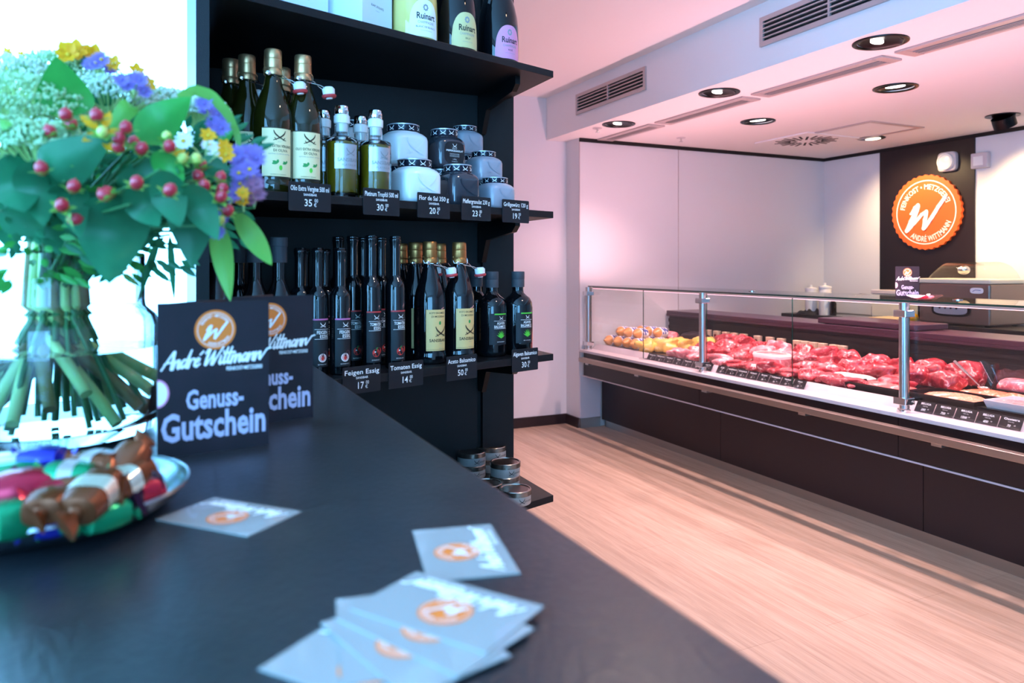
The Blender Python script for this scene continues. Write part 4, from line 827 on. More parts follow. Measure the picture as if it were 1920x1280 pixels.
for u, bk, l in [(641, .055, 'clear flask of golden oil with silver label, beside the olive oil bottle'), (704, .045, 'clear flask of golden oil with silver label, above the tag priced 30'), (606, .12, 'clear oil flask half hidden behind the front olive oil bottle'), (676, .12, 'clear oil flask in the second row between the two front flasks')]:
    P_.put(on_shelf(u, bk, SZ[1]), O, l, G)

# ---- spice jars
def sqr(h, e, n=40): return [(h*math.copysign(abs(math.cos(2*PI*i/n))**(2/e), math.cos(2*PI*i/n)), h*math.copysign(abs(math.sin(2*PI*i/n))**(2/e), math.sin(2*PI*i/n))) for i in range(n)]
def jar(hw, h, m, name, mark):
    t = thing(name, None, 'jar'); k = h/.095
    R = [[(x, y, z*k) for x, y in sqr(hw*s, e)] for s, e, z in ((.88, 5, 0), (.97, 5, .003), (1, 5, .01), (1, 5, .058), (.97, 4.5, .066), (.86, 3.4, .073), (.77, 2.3, .0765), (.75, 2, .079))]
    MB().loft(R).build('body', m, t, sharp=60)
    lr = hw*.76
    l = MB().lathe([(lr, .0765*k), (lr*1.03, .078*k), (lr*1.03, .093*k), (lr, .0935*k)], 36).build('lid', 'lid', t)
    MB().lathe([(lr*1.045, .0925*k), (lr*1.05, .0945*k), (lr*.98, .0955*k), (0, .0955*k)], 36, cap=(False, False)).build('lid_top', 'lidtop', l)
    b = MB(); f = wrap(lr*1.03+.0002)
    for j in range(9): sabres(b, (j-4)*lr*.68, .0855*k, .0125*k, 0, f)
    b.build('lid_pattern', 'white', l)
    b = MB(); f = face_y(hw*1.001)
    if mark == 'emboss':
        sabres(b, .004, .042*k, .043*k, 0, lambda x, y, z: f(x, y, z+.0006)); b.text('SANSIBAR', .010*k, .004, .012*k, 0, lambda x, y, z: f(x, y, z+.0006), bold=.03); b.build('relief', m, t)
    else:
        b.prism(oval(hw*.68, .026*k), 0, .0006, 0, lambda x, y, z: f(x+.003, .037*k+y, z)); b.build('label', 'blabel', t)
        b = MB(); f = face_y(hw*1.001+.0008); sabres(b, .003, .053*k, .011, 0, f); b.text('SANSIBAR', .003, .003, .045*k, 0, f); b.text('PFEFFERGRANULAT', .006, .003, .039*k, 0, f, width=hw*1.15, bold=.02)
        for q in range(3): b.text('Gewürzmischung aus Pfeffer', .0024, .003, (.033-.003*q)*k, 0, f)
        b.text('e 230 g', .0034, .003, .02*k, 0, f, bold=.01); b.text('SANSIBAR SYLT', .0024, .003, .015*k, 0, f); b.build('label_print', 'white', t)
    return Proto(t)
JR = SR-.10
P_ = jar(.0475, .096, 'jarw', 'salt_jar', 'emboss'); G = 'white salt jars'
S1 = SZ[1]
pa = on_shelf(777, .055, S1); P_.put(pa, JR, 'white embossed salt jar in front, above the tag priced 20', G)
pb = on_shelf(750, .165, S1); P_.put(pb, JR, 'white salt jar at the bottom of the rear stack behind the flask', G)
P_.put(pb+Vector((.006, -.006, .0961)), JR+.03, 'white embossed salt jar on top of the rear stack beside the flask', G)
pc = on_shelf(668, .20, S1); P_.put(pc, JR, 'white salt jar hidden deep behind the oil flasks', G); P_.put(pc+Vector((0, 0, .0961)), JR, 'white salt jar peeking out between the two oil flasks', G)
P_ = jar(.041, .096, 'jard', 'pepper_jar', 'emboss'); P2 = jar(.041, .096, 'jard', 'pepper_jar', 'label'); G = None
pa = on_shelf(858, .055, S1); P_.put(pa, JR, 'smoky dark pepper jar with embossed blades in front, above the tag priced 23', G)
pb = on_shelf(826, .150, S1); P_.put(pb, JR, 'smoky dark jar at the bottom of the stack behind the white jar', G)
P2.put(pb+Vector((.006, -.01, .0961)), JR, 'smoky dark pepper jar with black printed label on top of its stack', G)
P_ = jar(.039, .076, 'jarg', 'spice_jar', 'emboss'); G = 'grey spice jars'
pa = on_shelf(928, .055, S1); P_.put(pa, JR, 'grey embossed spice jar in front, above the tag priced 19', G)
pb = on_shelf(905, .145, S1); P_.put(pb, JR, 'grey jar at the bottom of the two-jar stack', G); P_.put(pb+Vector((0, -.006, .0761)), JR, 'grey embossed spice jar on top of the two-jar stack', G)
pc = on_shelf(868, .225, S1); P_.put(pc, JR, 'grey jar at the bottom of the three-jar stack', G); P_.put(pc+Vector((0, 0, .0761)), JR, 'grey jar in the middle of the three-jar stack', G); P_.put(pc+Vector((.004, -.004, .1522)), JR, 'topmost grey spice jar, on the three-jar stack by the post', G)
p = on_shelf(448, .30, S1); t = thing('dark_pump_bottle', 'tall black bottle with flat top deep behind the olive oil bottles', 'bottle', p, SR)
MB().lathe([(.03, 0), (.032, .005), (.032, .2), (.02, .225), (.015, .23), (.015, .255)], 24).build('body', 'botglass', t); MB().lathe([(.022, .255), (.022, .295), (.018, .3)], 20).build('cap', 'steel_dark', t)

# ---- champagne on the top shelf
def champagne(m, lm, label, sub):
    t = thing('champagne_bottle', label, 'bottle'); 
    MB().lathe([(.042, 0), (.0475, .003), (.0495, .012), (.0498, .06), (.0492, .09), (.0465, .115), (.041, .14), (.0335, .165), (.0255, .19), (.0195, .213), (.016, .235), (.0148, .258), (.0148, .29)], 48).build('glass_body', m, t)
    MB().lathe([(.0158, .225), (.0165, .235), (.0160, .262), (.0185, .266), (.0185, .276), (.0165, .28), (.0165, .297), (.012, .303), (0, .304)], 28, cap=(False, False)).build('foil_capsule', 'gold', t)
    R = .0500; 
    def lab(u, v):
        th = (u-.5)*2; wd = .037*(1-.0*v); top = math.sqrt(max(0, 1-abs(th)**2.6)); z = .012+.073*v*top if v > 0 else .012; z = .006+v*(.02+.060*top)
        a = th*wd/R; return (R*math.sin(a), -R*math.cos(a), z)
    MB().sheet(lab, 24, 8).build('label', lm, t)
    b = MB(); f = wrap(R+.0003)
    for q in range(8): b.disc2(.0045*math.cos(q*PI/4), .069+.0055*math.sin(q*PI/4), .0022, 1, f, 10)
    b.text('Ruinart', .0195, .002, .044, 0, f, width=.046, bold=.02); b.text('CHAMPAGNE', .0085, .002, .034, 1, f, width=.04); b.text(sub, .0056, .002, .025, 0, f); b.rect2(-.012, .016, .019, .0195, 1, f, 6)
    b.build('label_print', ['ink', 'grey_ink'], t); return Proto(t)
O2 = SR-.14
champagne('wine', 'white', '', 'BLANC DE BLANCS').put(on_shelf(778, .06, SZ[0]), O2, 'pale golden champagne bottle with white label beside the carton')
champagne('botglass', 'yell', '', 'BRUT').put(on_shelf(855, .06, SZ[0]), O2, 'black champagne bottle with cream yellow label in the middle of the top shelf')
champagne('botglass', 'pinkl', '', 'ROSÉ').put(on_shelf(934, .06, SZ[0]), O2, 'black champagne bottle with pink label at the end of the top shelf')
def carton(p, rz, label, pr):
    t = thing('gift_carton', label, 'box', p, rz, 'white gift cartons'); MB().box(-.052, .052, -.052, .052, 0, .33).build('carton', 'carton', t, bevel=.0015)
    b = MB(); f = face_y(.0522); b.ring2(.002, .115, .026, .0268, 1, f); b.text('Ruinart', .02, .002, .108, 0, f, width=.05, bold=.02); b.text('CHAMPAGNE', .008, .002, .096, 1, f); b.text('BLANC DE BLANCS', .0068, .0, .055, 0, f, width=.042); b.rect2(-.006, .006, .048, .0484, 0, f); b.build('print', ['ink', 'grey_ink'], t)
carton(on_shelf(671, .10, SZ[0]), SR+.35, 'white gift carton with small lettering beside the pale champagne bottle', 1)
carton(on_shelf(548, .14, SZ[0]), SR+.1, 'white gift carton standing second from the champagne bottles', 0)

# ---- tins on the lowest shelf
def tin():
    t = thing('metal_tin', None, 'tin'); r = .0385
    MB().lathe([(r-.001, 0), (r, .002), (r, .024)], 36).build('body', 'tinb', t)
    l = MB().lathe([(r+.0008, .0215), (r+.0012, .022), (r+.0012, .033), (r, .0345), (r-.003, .0345), (r-.004, .0325), (0, .0325)], 36, cap=(False, False)).build('lid', 'tin', t)
    MB().disc2(0, 0, r-.007, 0, lambda x, y, z: (x, y, .0328), 32).build('lid_disc', 'tinl', l)
    b = MB(); f = wrap(r+.0004); sabres(b, -.012, .012, .014, 0, f); b.text('SANSIBAR', .006, .008, .009, 0, f); b.build('print', 'ink', t)
    return Proto(t)
P_ = tin(); G = 'metal tins on the lowest shelf'; Z3 = SZ[3]
q = on_z(923, 880, Z3); P_.put(q, SR, 'round metal tin under the rear tin stack, by the post', G); P_.put(q+Vector((0, 0, .0346)), SR, 'round metal tin with dark lid on top of the rear stack', G)
q2 = on_z(946, 914, Z3); P_.put(q2, SR-.1, 'round metal tin, lower one of the middle stack', G); P_.put(q2+Vector((.002, 0, .0346)), SR, 'round metal tin with bright lid on top of the middle stack', G)
q3 = on_z(966, 941, Z3); P_.put(q3, SR, 'single round metal tin closest to the shelf corner', G)
q4 = on_z(884, 892, Z3); P_.put(q4, SR, 'lower metal tin of the stack beside the counter edge', G); P_.put(q4+Vector((0, 0, .0346)), SR, 'upper metal tin of the stack beside the counter edge', G)
q5 = on_z(912, 930, Z3); P_.put(q5, SR, 'single metal tin just showing over the counter edge', G)
# ------------------------------------------------------------------ sales counter in front
TT = 1.197
tb = thing('sales_counter', 'dark slate-grey sales counter with the flowers, vouchers and business cards on it', 'counter', (-.5, .2, 0), world=True)
MB().prism([(-1.25, -.9), (.248, -.9), (.248, 1.415), (.07, 1.357), (.04, 1.345), (-1.25, 1.345)], TT-.04, TT).build('counter_top', 'table', tb, bevel=.002)
MB().box(-1.2, .21, -.85, 1.33, .08, TT-.04).build('body', 'panel', tb); MB().box(-1.15, .17, -.8, 1.28, 0, .08).build('plinth', 'dark', tb)

# ---- voucher cards
def voucher(p, rz, label, open_=40, s=1):
    t = thing('voucher_card', label, 'card', p, rz); t.scale = (s, s, s); w_, h = .105, .148
    MB().box(0, w_, 0, .0007, 0, h).build('front_leaf', 'card', t)
    MB().box(0, w_, -.0007, 0, 0, h-.0005).build('back_leaf', 'card', t, rot=(0, 0, rad(open_)), loc=(0, .0015, 0))
    b = MB(); f = face_y(.0002, w_/2, 0); emblem(b, 0, .1205, .0195, f, 0, 1, .0001, False); b.build('emblem', ['orange2', 'white'], t)
    b = MB(); g = lambda x, y, z: f(x, y+.045*x, z)
    signature(b, 'André Wittman~', -.049, .0505, .0862, .0165, 0, g, .062)
    b.text('FEINKOST•METZGEREI', .0052, .028, .0795, 0, f, width=.035, bold=.02); b.build('signature', 'white', t)
    b = MB(); b.text('Genuss-', .026, 0, .0445, 0, f, width=.054, bold=.03); b.text('Gutschein', .0365, 0, .0155, 0, f, width=.098, bold=.03); b.build('lettering', 'lilac', t)
    b = MB()
    q = [(-.0524+.0105*math.cos(a), .062+.0135*math.sin(a)) for a in (-PI/2+PI*i/16 for i in range(17))]; b.poly2(q, 0, f); q = [(-.0524+.0085*math.cos(a), .062+.0115*math.sin(a)) for a in (-PI/2+PI*i/16 for i in range(17))]; b.poly2(q, 1, f, .0001)
    b.build('picture', ['pinkl', 'white'], t)
voucher((-.007, .775, TT), rad(10), 'dark standing voucher card with orange emblem next to the glass vase')
voucher((.060, .890, TT), rad(13), 'dark standing voucher card half hidden behind the other one on the slate counter')
p = on_z(1679, 560, 1.2135); voucher((p.x, p.y, 1.2137), -rad(30), 'dark voucher card standing on the glass top of the meat counter', 25, 1.12)

# ---- business cards
def bcard(x, y, a, lvl, label, grp):
    t = thing('business_card', label, 'card', (x, y, TT+.0003+.0009*lvl), a, grp)
    MB().box(-.0425, .0425, -.0275, .0275, 0, .0007).build('card', 'bcard', t)
    b = MB(); f = lambda x_, y_, z: (x_, y_, .00075+z); emblem(b, -.002, .004, .0145, f, 0, 1, .00005, False); b.build('emblem', ['orange2', 'white'], t)
    b = MB(); signature(b, 'André Wittman~', -.036, .037, -.0195, .0125, 0, f, .075); b.text('FEINKOST•METZGEREI', .0036, .018, -.0245, 0, f, width=.026, bold=.02); b.build('signature', 'white', t)
bcard(.0425, .577, rad(131.7), 0, 'single grey business card lying beside the silver candy dish', None)
bcard(.1725, .4425, rad(78.4), 0, 'single grey business card lying just behind the fanned stack', None)
G = 'fanned stack of business cards'
for i, (x, y, a, l) in enumerate([(.086, .335, 128, 'bottom business card of the fanned stack, only one corner showing'), (.1035, .358, 80, 'business card low in the fanned stack with a sliver of its emblem showing'), (.108, .345, 104, 'business card under the second one in the fanned stack'), (.122, .353, 116, 'second business card from the top of the fanned stack'), (.1335, .3645, 123.5, 'top business card of the fanned stack, emblem fully in view')]):
    bcard(x, y, rad(a), i, l, G)

# ---- vase with water
VC = Vector((-.107, .936, TT))
t = thing('glass_vase', 'round clear glass vase half filled with water holding the bouquet', 'vase', VC)
MB().lathe([(.0, 0), (.085, 0), (.096, .004), (.1, .014), (.1, .118), (.0975, .130), (.091, .1355), (.0875, .139), (.0865, .145), (.0865, .196), (.0855, .198), (.0835, .196), (.0835, .145), (.084, .138), (.0885, .132), (.0935, .128), (.096, .118), (.096, .022), (.090, .014), (0, .012)], 64, cap=(False, False)).build('glass_body', 'vase', t)
MB().lathe([(.0, .0122), (.0895, .0142), (.0958, .0225), (.0963, .094), (.0963, .0942), (0, .0936)], 64, cap=(False, False)).build('water', 'water', t)

# ---- bouquet: every sprig is its own thing with a stem down into the vase
B0 = VC+Vector((0, 0, .150)); frn = random.Random(11); nst = [0]
def stem_path(top):
    k = nst[0]; nst[0] += 1
    a = 2.399*k+.4; r = .022*math.sqrt((k % 12+.5)/12); e = .030+.048*((k*7) % 10)/10
    d = (top-B0); h = Vector((d.x, d.y, 0)); hl = h.normalized() if h.length > .02 else Vector((math.cos(a), math.sin(a), 0))
    q = hl*(-.4)+Vector((math.cos(a), math.sin(a), 0))*.8; q.normalize()
    mid = B0+Vector((r*math.cos(a), r*math.sin(a), .0)); foot = VC+q*e+Vector((0, 0, .017+.018*((k*3) % 5)/5))
    if k % 3: foot = foot.lerp(mid, .62)
    m2 = mid+(top-mid)*.5+Vector((0, 0, .035*min(1, d.length/.2)))
    return [foot, foot.lerp(mid, .5), mid, mid.lerp(m2, .55), m2, m2.lerp(top, .55), top]
def sprig(name, label, top, grp=None, r=.0028, m='stemd'):
    t = thing(name, label, 'flower' if 'leaf' not in name else 'leaf', tuple(top), 0, grp, world=True)
    MB().tube(stem_path(top), [r*1.35, r*1.3, r*1.1, r, r*.9, r*.8, r*.7], 8).build('stem', m, t); return t
def leaf_mesh(b, p0, p1, width, bulge=.0, face=None, curl=.0, tipw=.0, n=12, shape=.75):
    p0, p1 = Vector(p0), Vector(p1); d = p1-p0; vw = face if face is not None else ((p0+p1)/2-Vector((0, 0, CZ))).normalized()
    s = d.cross(vw).normalized(); nrm = s.cross(d).normalized()
    def f(u, v):
        x = (u-.5)*2; w_ = width/2*(math.sin(PI*min(1, v**shape))**.8 if 0 < v < 1 else 0)
        return tuple(p0+d*v+s*(x*w_)+nrm*(bulge*math.sin(PI*v)+.22*abs(x)*w_+curl*v*v))
    b.sheet(f, 6, n)
def toward(u, v): return Vector(ray(u, v)).normalized()
LV = [  # base px, tip px, width px, depth base, depth tip, material, label
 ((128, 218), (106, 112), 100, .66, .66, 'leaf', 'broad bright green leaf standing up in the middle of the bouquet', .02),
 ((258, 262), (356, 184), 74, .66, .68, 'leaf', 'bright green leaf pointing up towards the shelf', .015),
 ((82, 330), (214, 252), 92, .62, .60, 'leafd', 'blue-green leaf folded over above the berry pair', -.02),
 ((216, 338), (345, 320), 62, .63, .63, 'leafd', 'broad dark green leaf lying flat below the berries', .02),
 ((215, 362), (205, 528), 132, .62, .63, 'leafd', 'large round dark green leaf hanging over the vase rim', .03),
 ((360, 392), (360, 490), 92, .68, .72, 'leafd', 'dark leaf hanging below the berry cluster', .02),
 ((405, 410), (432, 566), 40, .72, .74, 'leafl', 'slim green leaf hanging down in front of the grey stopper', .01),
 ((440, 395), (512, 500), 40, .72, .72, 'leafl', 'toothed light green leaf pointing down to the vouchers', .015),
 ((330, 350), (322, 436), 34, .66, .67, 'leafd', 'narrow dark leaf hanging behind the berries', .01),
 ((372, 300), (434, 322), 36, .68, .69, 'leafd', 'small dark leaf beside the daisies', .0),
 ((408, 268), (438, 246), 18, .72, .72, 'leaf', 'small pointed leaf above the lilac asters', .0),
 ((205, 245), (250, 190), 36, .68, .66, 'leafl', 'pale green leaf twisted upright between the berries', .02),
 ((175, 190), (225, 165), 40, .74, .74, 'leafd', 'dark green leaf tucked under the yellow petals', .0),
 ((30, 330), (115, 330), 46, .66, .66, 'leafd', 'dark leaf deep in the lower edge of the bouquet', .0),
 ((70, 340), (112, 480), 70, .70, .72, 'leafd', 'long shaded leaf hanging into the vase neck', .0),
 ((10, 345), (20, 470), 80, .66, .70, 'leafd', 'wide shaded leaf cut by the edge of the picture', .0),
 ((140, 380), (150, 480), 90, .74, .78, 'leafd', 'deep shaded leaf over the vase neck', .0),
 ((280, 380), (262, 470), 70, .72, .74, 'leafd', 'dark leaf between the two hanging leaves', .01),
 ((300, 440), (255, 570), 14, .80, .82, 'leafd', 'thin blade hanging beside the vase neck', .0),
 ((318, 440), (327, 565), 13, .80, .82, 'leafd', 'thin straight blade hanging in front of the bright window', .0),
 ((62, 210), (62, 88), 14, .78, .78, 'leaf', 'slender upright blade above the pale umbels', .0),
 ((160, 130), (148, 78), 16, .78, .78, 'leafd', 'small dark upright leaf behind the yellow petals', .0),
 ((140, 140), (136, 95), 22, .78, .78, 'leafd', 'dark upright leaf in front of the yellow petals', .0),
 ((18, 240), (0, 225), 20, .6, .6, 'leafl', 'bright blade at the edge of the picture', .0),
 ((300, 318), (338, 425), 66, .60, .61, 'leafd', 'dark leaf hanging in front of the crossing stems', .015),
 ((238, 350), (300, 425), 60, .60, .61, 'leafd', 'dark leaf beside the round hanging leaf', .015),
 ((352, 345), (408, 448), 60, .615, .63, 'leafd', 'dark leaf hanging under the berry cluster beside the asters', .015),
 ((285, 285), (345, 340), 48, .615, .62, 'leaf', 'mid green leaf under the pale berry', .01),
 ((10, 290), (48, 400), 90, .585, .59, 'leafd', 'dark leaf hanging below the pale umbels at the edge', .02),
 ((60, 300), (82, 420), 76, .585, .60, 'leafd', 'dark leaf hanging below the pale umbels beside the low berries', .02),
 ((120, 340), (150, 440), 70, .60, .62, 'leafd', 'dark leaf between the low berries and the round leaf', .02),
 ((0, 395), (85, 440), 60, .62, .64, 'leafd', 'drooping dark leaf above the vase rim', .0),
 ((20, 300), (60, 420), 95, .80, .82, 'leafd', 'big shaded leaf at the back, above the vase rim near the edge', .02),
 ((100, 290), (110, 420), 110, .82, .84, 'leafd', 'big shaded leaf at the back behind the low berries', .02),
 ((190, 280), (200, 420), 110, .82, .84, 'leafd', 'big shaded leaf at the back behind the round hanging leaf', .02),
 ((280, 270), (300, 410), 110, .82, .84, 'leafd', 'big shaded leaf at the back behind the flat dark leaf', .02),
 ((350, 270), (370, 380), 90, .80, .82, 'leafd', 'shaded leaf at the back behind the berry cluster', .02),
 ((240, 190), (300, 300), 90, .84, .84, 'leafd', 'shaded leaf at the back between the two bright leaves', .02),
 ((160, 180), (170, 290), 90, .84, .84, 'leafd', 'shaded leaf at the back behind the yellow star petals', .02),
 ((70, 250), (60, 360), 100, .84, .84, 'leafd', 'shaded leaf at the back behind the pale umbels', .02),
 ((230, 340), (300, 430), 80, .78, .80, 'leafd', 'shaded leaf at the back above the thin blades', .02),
]
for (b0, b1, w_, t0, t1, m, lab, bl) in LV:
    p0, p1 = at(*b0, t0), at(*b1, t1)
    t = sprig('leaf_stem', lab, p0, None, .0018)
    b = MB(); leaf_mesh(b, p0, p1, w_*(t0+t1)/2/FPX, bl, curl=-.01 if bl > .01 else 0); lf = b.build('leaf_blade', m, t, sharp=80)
# arching blade of grass
pts = [at(335, 185, .70), at(365, 170, .71), at(395, 180, .72), at(425, 212, .73), at(445, 255, .74), at(450, 285, .74)]
t = sprig('leaf_stem', 'long light green blade arching over towards the olive oil bottles', pts[0], None, .0015)
def cat(ps, v):
    k = min(len(ps)-2, int(v*(len(ps)-1))); f_ = v*(len(ps)-1)-k; return ps[k].lerp(ps[k+1], f_)
def arch(u, v):
    p = cat(pts, v); q = cat(pts, min(1, v+.02)) if v < .98 else p+(p-cat(pts, v-.02)); s = (q-p).cross(toward(400, 200)).normalized()
    return tuple(p+s*((u-.5)*.0105*math.sin(PI*min(.97, .18+.82*v))**.6)+Vector((0, 0, .002*abs(u-.5))))
MB().sheet(arch, 4, 24).build('leaf_blade', 'leafl', t, sharp=80)
# hypericum berries
HY = [('red hypericum berries at the upper edge, beside the standing leaf', [(123, 216), (133, 233), (94, 247), (153, 300, .72)], .60),
      ('red hypericum berries around the yellow star petals', [(181, 217), (166, 272), (222, 260), (192, 248, 1)], .585),
      ('red hypericum berries above the flat dark leaf', [(236, 240), (250, 268), (265, 279), (222, 275)], .60),
      ('pale and red hypericum berries beside the daisies', [(318, 275), (313, 257, 1), (342, 297, 1)], .62),
      ('large red hypericum berry pair above the hanging round leaf', [(256, 343), (203, 362), (196, 366), (318, 357)], .575),
      ('red hypericum berries low on the shaded side of the bouquet', [(116, 385), (139, 411), (138, 350), (78, 316)], .575),
      ('cluster of red hypericum berries beside the lilac asters', [(383, 348), (413, 333), (416, 355), (414, 369), (378, 310), (372, 331), (368, 298, 1)], .64),
      ('lowest pair of hypericum berries below the lilac asters', [(427, 395), (412, 414, 1), (322, 380)], .66)]
for lab, bs, dpt in HY:
    c = at(sum(q[0] for q in bs)/len(bs), sum(q[1] for q in bs)/len(bs)+26, dpt+.02)
    t = sprig('hypericum_sprig', lab, c, 'hypericum sprigs in the bouquet', .0018)
    for j, q in enumerate(bs):
        p = at(q[0], q[1], dpt+.012*((j*5) % 3)); m = 'berryg' if len(q) > 2 and q[2] == 1 else 'berry'
        ax = (p-c).normalized()*.6+Vector((0, 0, .5)); ax.normalize()
        aw = toward(q[0], q[1])*.03; MB().tube([c, c+aw*1.3, c.lerp(p, .6)+aw*1.2, p], .0007, 6).build('twig', 'leafd', t)
        s = .88 if m == 'berry' else .74
        b = MB(); b.lathe([(.0005, -.0058), (.0038, -.005), (.0056, -.001), (.0054, .003), (.0036, .0058), (.0012, .0070), (.0004, .0082)], 14, fn=lambda x, y, z, s=s: (x*s, y*s, z*s))
        br = b.build('berry', m, t, local=True); br.location = p-t.location; br.rotation_euler = ax.to_track_quat('Z', 'Y').to_euler()
        b = MB()
        for k in range(5):
            a = 2*PI*k/5; leaf_mesh(b, (.001*math.cos(a), .001*math.sin(a), -.006), (.0105*math.cos(a), .0105*math.sin(a), -.0015), .0055, .001, Vector((0, 0, 1)), n=5)
        b.build('sepals', 'sepal', br, sharp=80)
# pale umbels
def umbel(u, v, dpt, R, m, lab, n=300, squash=.6):
    c = at(u, v, dpt); t = sprig('umbel_flower', lab, c-Vector((0, 0, R*.9)), 'pale green umbels in the bouquet', .002)
    b = MB(); st = MB(); rnd = random.Random(int(u*7+v))
    for k in range(n):
        z = 1-1.05*(k+.5)/n; a = 2.39996*k; r = math.sqrt(max(0, 1-z*z)); p = Vector((c.x+R*r*math.cos(a), c.y+R*r*math.sin(a), c.z+R*squash*z))+Vector((rnd.uniform(-1, 1), rnd.uniform(-1, 1), rnd.uniform(-1, 1)))*R*.05
        for j in range(4): b.ball(tuple(p+Vector((rnd.uniform(-1, 1), rnd.uniform(-1, 1), rnd.uniform(-.8, .6)))*.0038), rnd.uniform(.0011, .0019), 0, 5, 3)
        if k % 4 == 0: st.tube([c-Vector((0, 0, R*.9)), c.lerp(p, .4)-Vector((0, 0, R*.3)), p], .0006, 4)
    b.build('florets', m, t); st.build('pedicels', 'stem', t)
for i, (u, v, dpt, R, m, lab) in enumerate([(40, 215, .68, .055, 'umbel', 'large pale green umbel cut by the edge of the picture'), (75, 285, .64, .042, 'umbel', 'pale green umbel below the standing leaf'), (30, 165, .76, .05, 'umbel2', 'whitish umbel at the top of the bouquet beside the window'),
    (205, 195, .76, .045, 'umbel2', 'pale umbel behind the berries in the middle'), (118, 150, .80, .045, 'umbel', 'green umbel behind the standing leaf'), (375, 215, .78, .028, 'umbel2', 'small whitish umbel under the arching blade'), (310, 205, .82, .035, 'umbel2', 'pale umbel behind the leaf that points up'), (-20, 250, .66, .055, 'umbel', 'pale umbel mostly outside the frame'), (165, 215, .80, .04, 'umbel', 'pale umbel deep between the leaves')]):
    umbel(u, v, dpt, R, m, lab)
# daisy-like heads
def heads(name, lab, pts_, dpt, r, pm, cm, npet, grp, pw=.30, cup=.25):
    c = at(sum(q[0] for q in pts_)/len(pts_), sum(q[1] for q in pts_)/len(pts_)+30, dpt+.03); t = sprig(name, lab, c, grp, .0018)
    for j, q in enumerate(pts_):
        p = at(q[0], q[1], dpt+.01*((j*3) % 4)); s = (q[2] if len(q) > 2 else 1)
        MB().tube([c, c.lerp(p, .5)+Vector((0, 0, .004)), p], .0008, 5).build('twig', 'stem', t)
        ax = ((p-c).normalized()*.8-toward(q[0], q[1])*.9+Vector((0, 0, .35))); b = MB()
        for k in range(npet):
            a = 2*PI*k/npet+.2*j; l = r*s*(.9+.2*((k*7) % 5)/5); leaf_mesh(b, (.12*l*math.cos(a), .12*l*math.sin(a), 0), (l*math.cos(a), l*math.sin(a), cup*l*(.5+.5*((k*3) % 4)/4)), l*pw*2, .0, Vector((0, 0, 1)), n=4, shape=.9)
        h = b.build('petals', pm, t, sharp=80, local=True); h.location = p-t.location; h.rotation_euler = ax.to_track_quat('Z', 'Y').to_euler()
        MB().ball((0, 0, .0012), r*.2*s, 0, 10, 6, (1, 1, .7)).build('flower_centre', cm, h)
heads('aster', 'lilac aster spray at the top of the bouquet', [(180, 118), (195, 122), (205, 130), (170, 122), (190, 112)], .72, .0085, 'aster', 'pollen', 28, 'lilac asters in the bouquet', .075, .45)
heads('aster', 'lilac aster spray below the small yellow petals', [(228, 150), (243, 148), (255, 160), (238, 160), (262, 150), (250, 145), (270, 172)], .70, .0085, 'aster', 'aster', 28, 'lilac asters in the bouquet', .075, .45)
heads('aster', 'lilac aster spray under the arching blade', [(382, 195), (395, 205), (408, 215), (402, 232), (415, 240), (388, 210), (412, 225)], .72, .010, 'aster', 'aster', 28, 'lilac asters in the bouquet', .075, .45)
heads('aster', 'lilac aster spray in front of the olive oil label', [(440, 290), (455, 285), (470, 288), (480, 298), (448, 300), (478, 285)], .70, .0105, 'aster', 'aster', 28, 'lilac asters in the bouquet', .075, .45)
heads('aster', 'lilac aster spray outermost beside the shelf tag', [(468, 318), (458, 335), (475, 330), (450, 345), (448, 325)], .69, .0095, 'aster', 'pollen', 28, 'lilac asters in the bouquet', .075, .45)
heads('aster', 'lilac aster spray hanging lowest above the vouchers', [(440, 365), (432, 375), (415, 410), (405, 425), (400, 412), (420, 400), (408, 435)], .69, .009, 'aster', 'aster', 28, 'lilac asters in the bouquet', .075, .45)
heads('aster', 'mauve pink aster spray beside the yellow florets', [(482, 345), (476, 360), (470, 375), (485, 365), (472, 350)], .70, .0085, 'asterp', 'asterp', 24, None, .075, .45)
heads('daisy', 'three small white daisies in the side of the bouquet', [(344, 265), (394, 273, .9), (412, 285), (405, 295, .8)], .68, .011, 'daisy', 'pollen', 12, None, .22, .1)
heads('yellow_flower', 'yellow petals sticking up at the top of the bouquet', [(128, 103), (158, 104), (176, 106), (145, 98)], .76, .0125, 'yellow', 'pollen', 6, None, .42, .7)
heads('yellow_flower', 'small yellow florets beside the upper lilac asters', [(214, 120), (216, 135), (257, 134), (277, 157)], .74, .009, 'yellow', 'pollen', 5, None, .4, .6)
heads('yellow_flower', 'yellow star petals around a pale berry in front', [(192, 246, 1.4)], .60, .0135, 'yellow', 'berryg', 5, None, .2, .1)
heads('yellow_flower', 'yellow florets between the daisies and the berries', [(336, 293), (346, 300), (422, 276), (391, 255), (424, 290)], .66, .0085, 'yellow', 'pollen', 7, None, .3, .3)
heads('yellow_flower', 'yellow florets in front of the mauve asters', [(455, 362), (462, 360), (454, 377)], .68, .007, 'yellow', 'pollen', 8, None, .3, .3)
heads('yellow_flower', 'tiny yellow florets at the top edge beside the window', [(14, 98), (40, 103), (8, 128)], .80, .006, 'yellow', 'pollen', 6, None, .3, .3)
heads('yellow_flower', 'yellow petals low in the shade of the bouquet', [(116, 342), (128, 352)], .62, .008, 'yellow', 'pollen', 5, None, .3, .3)
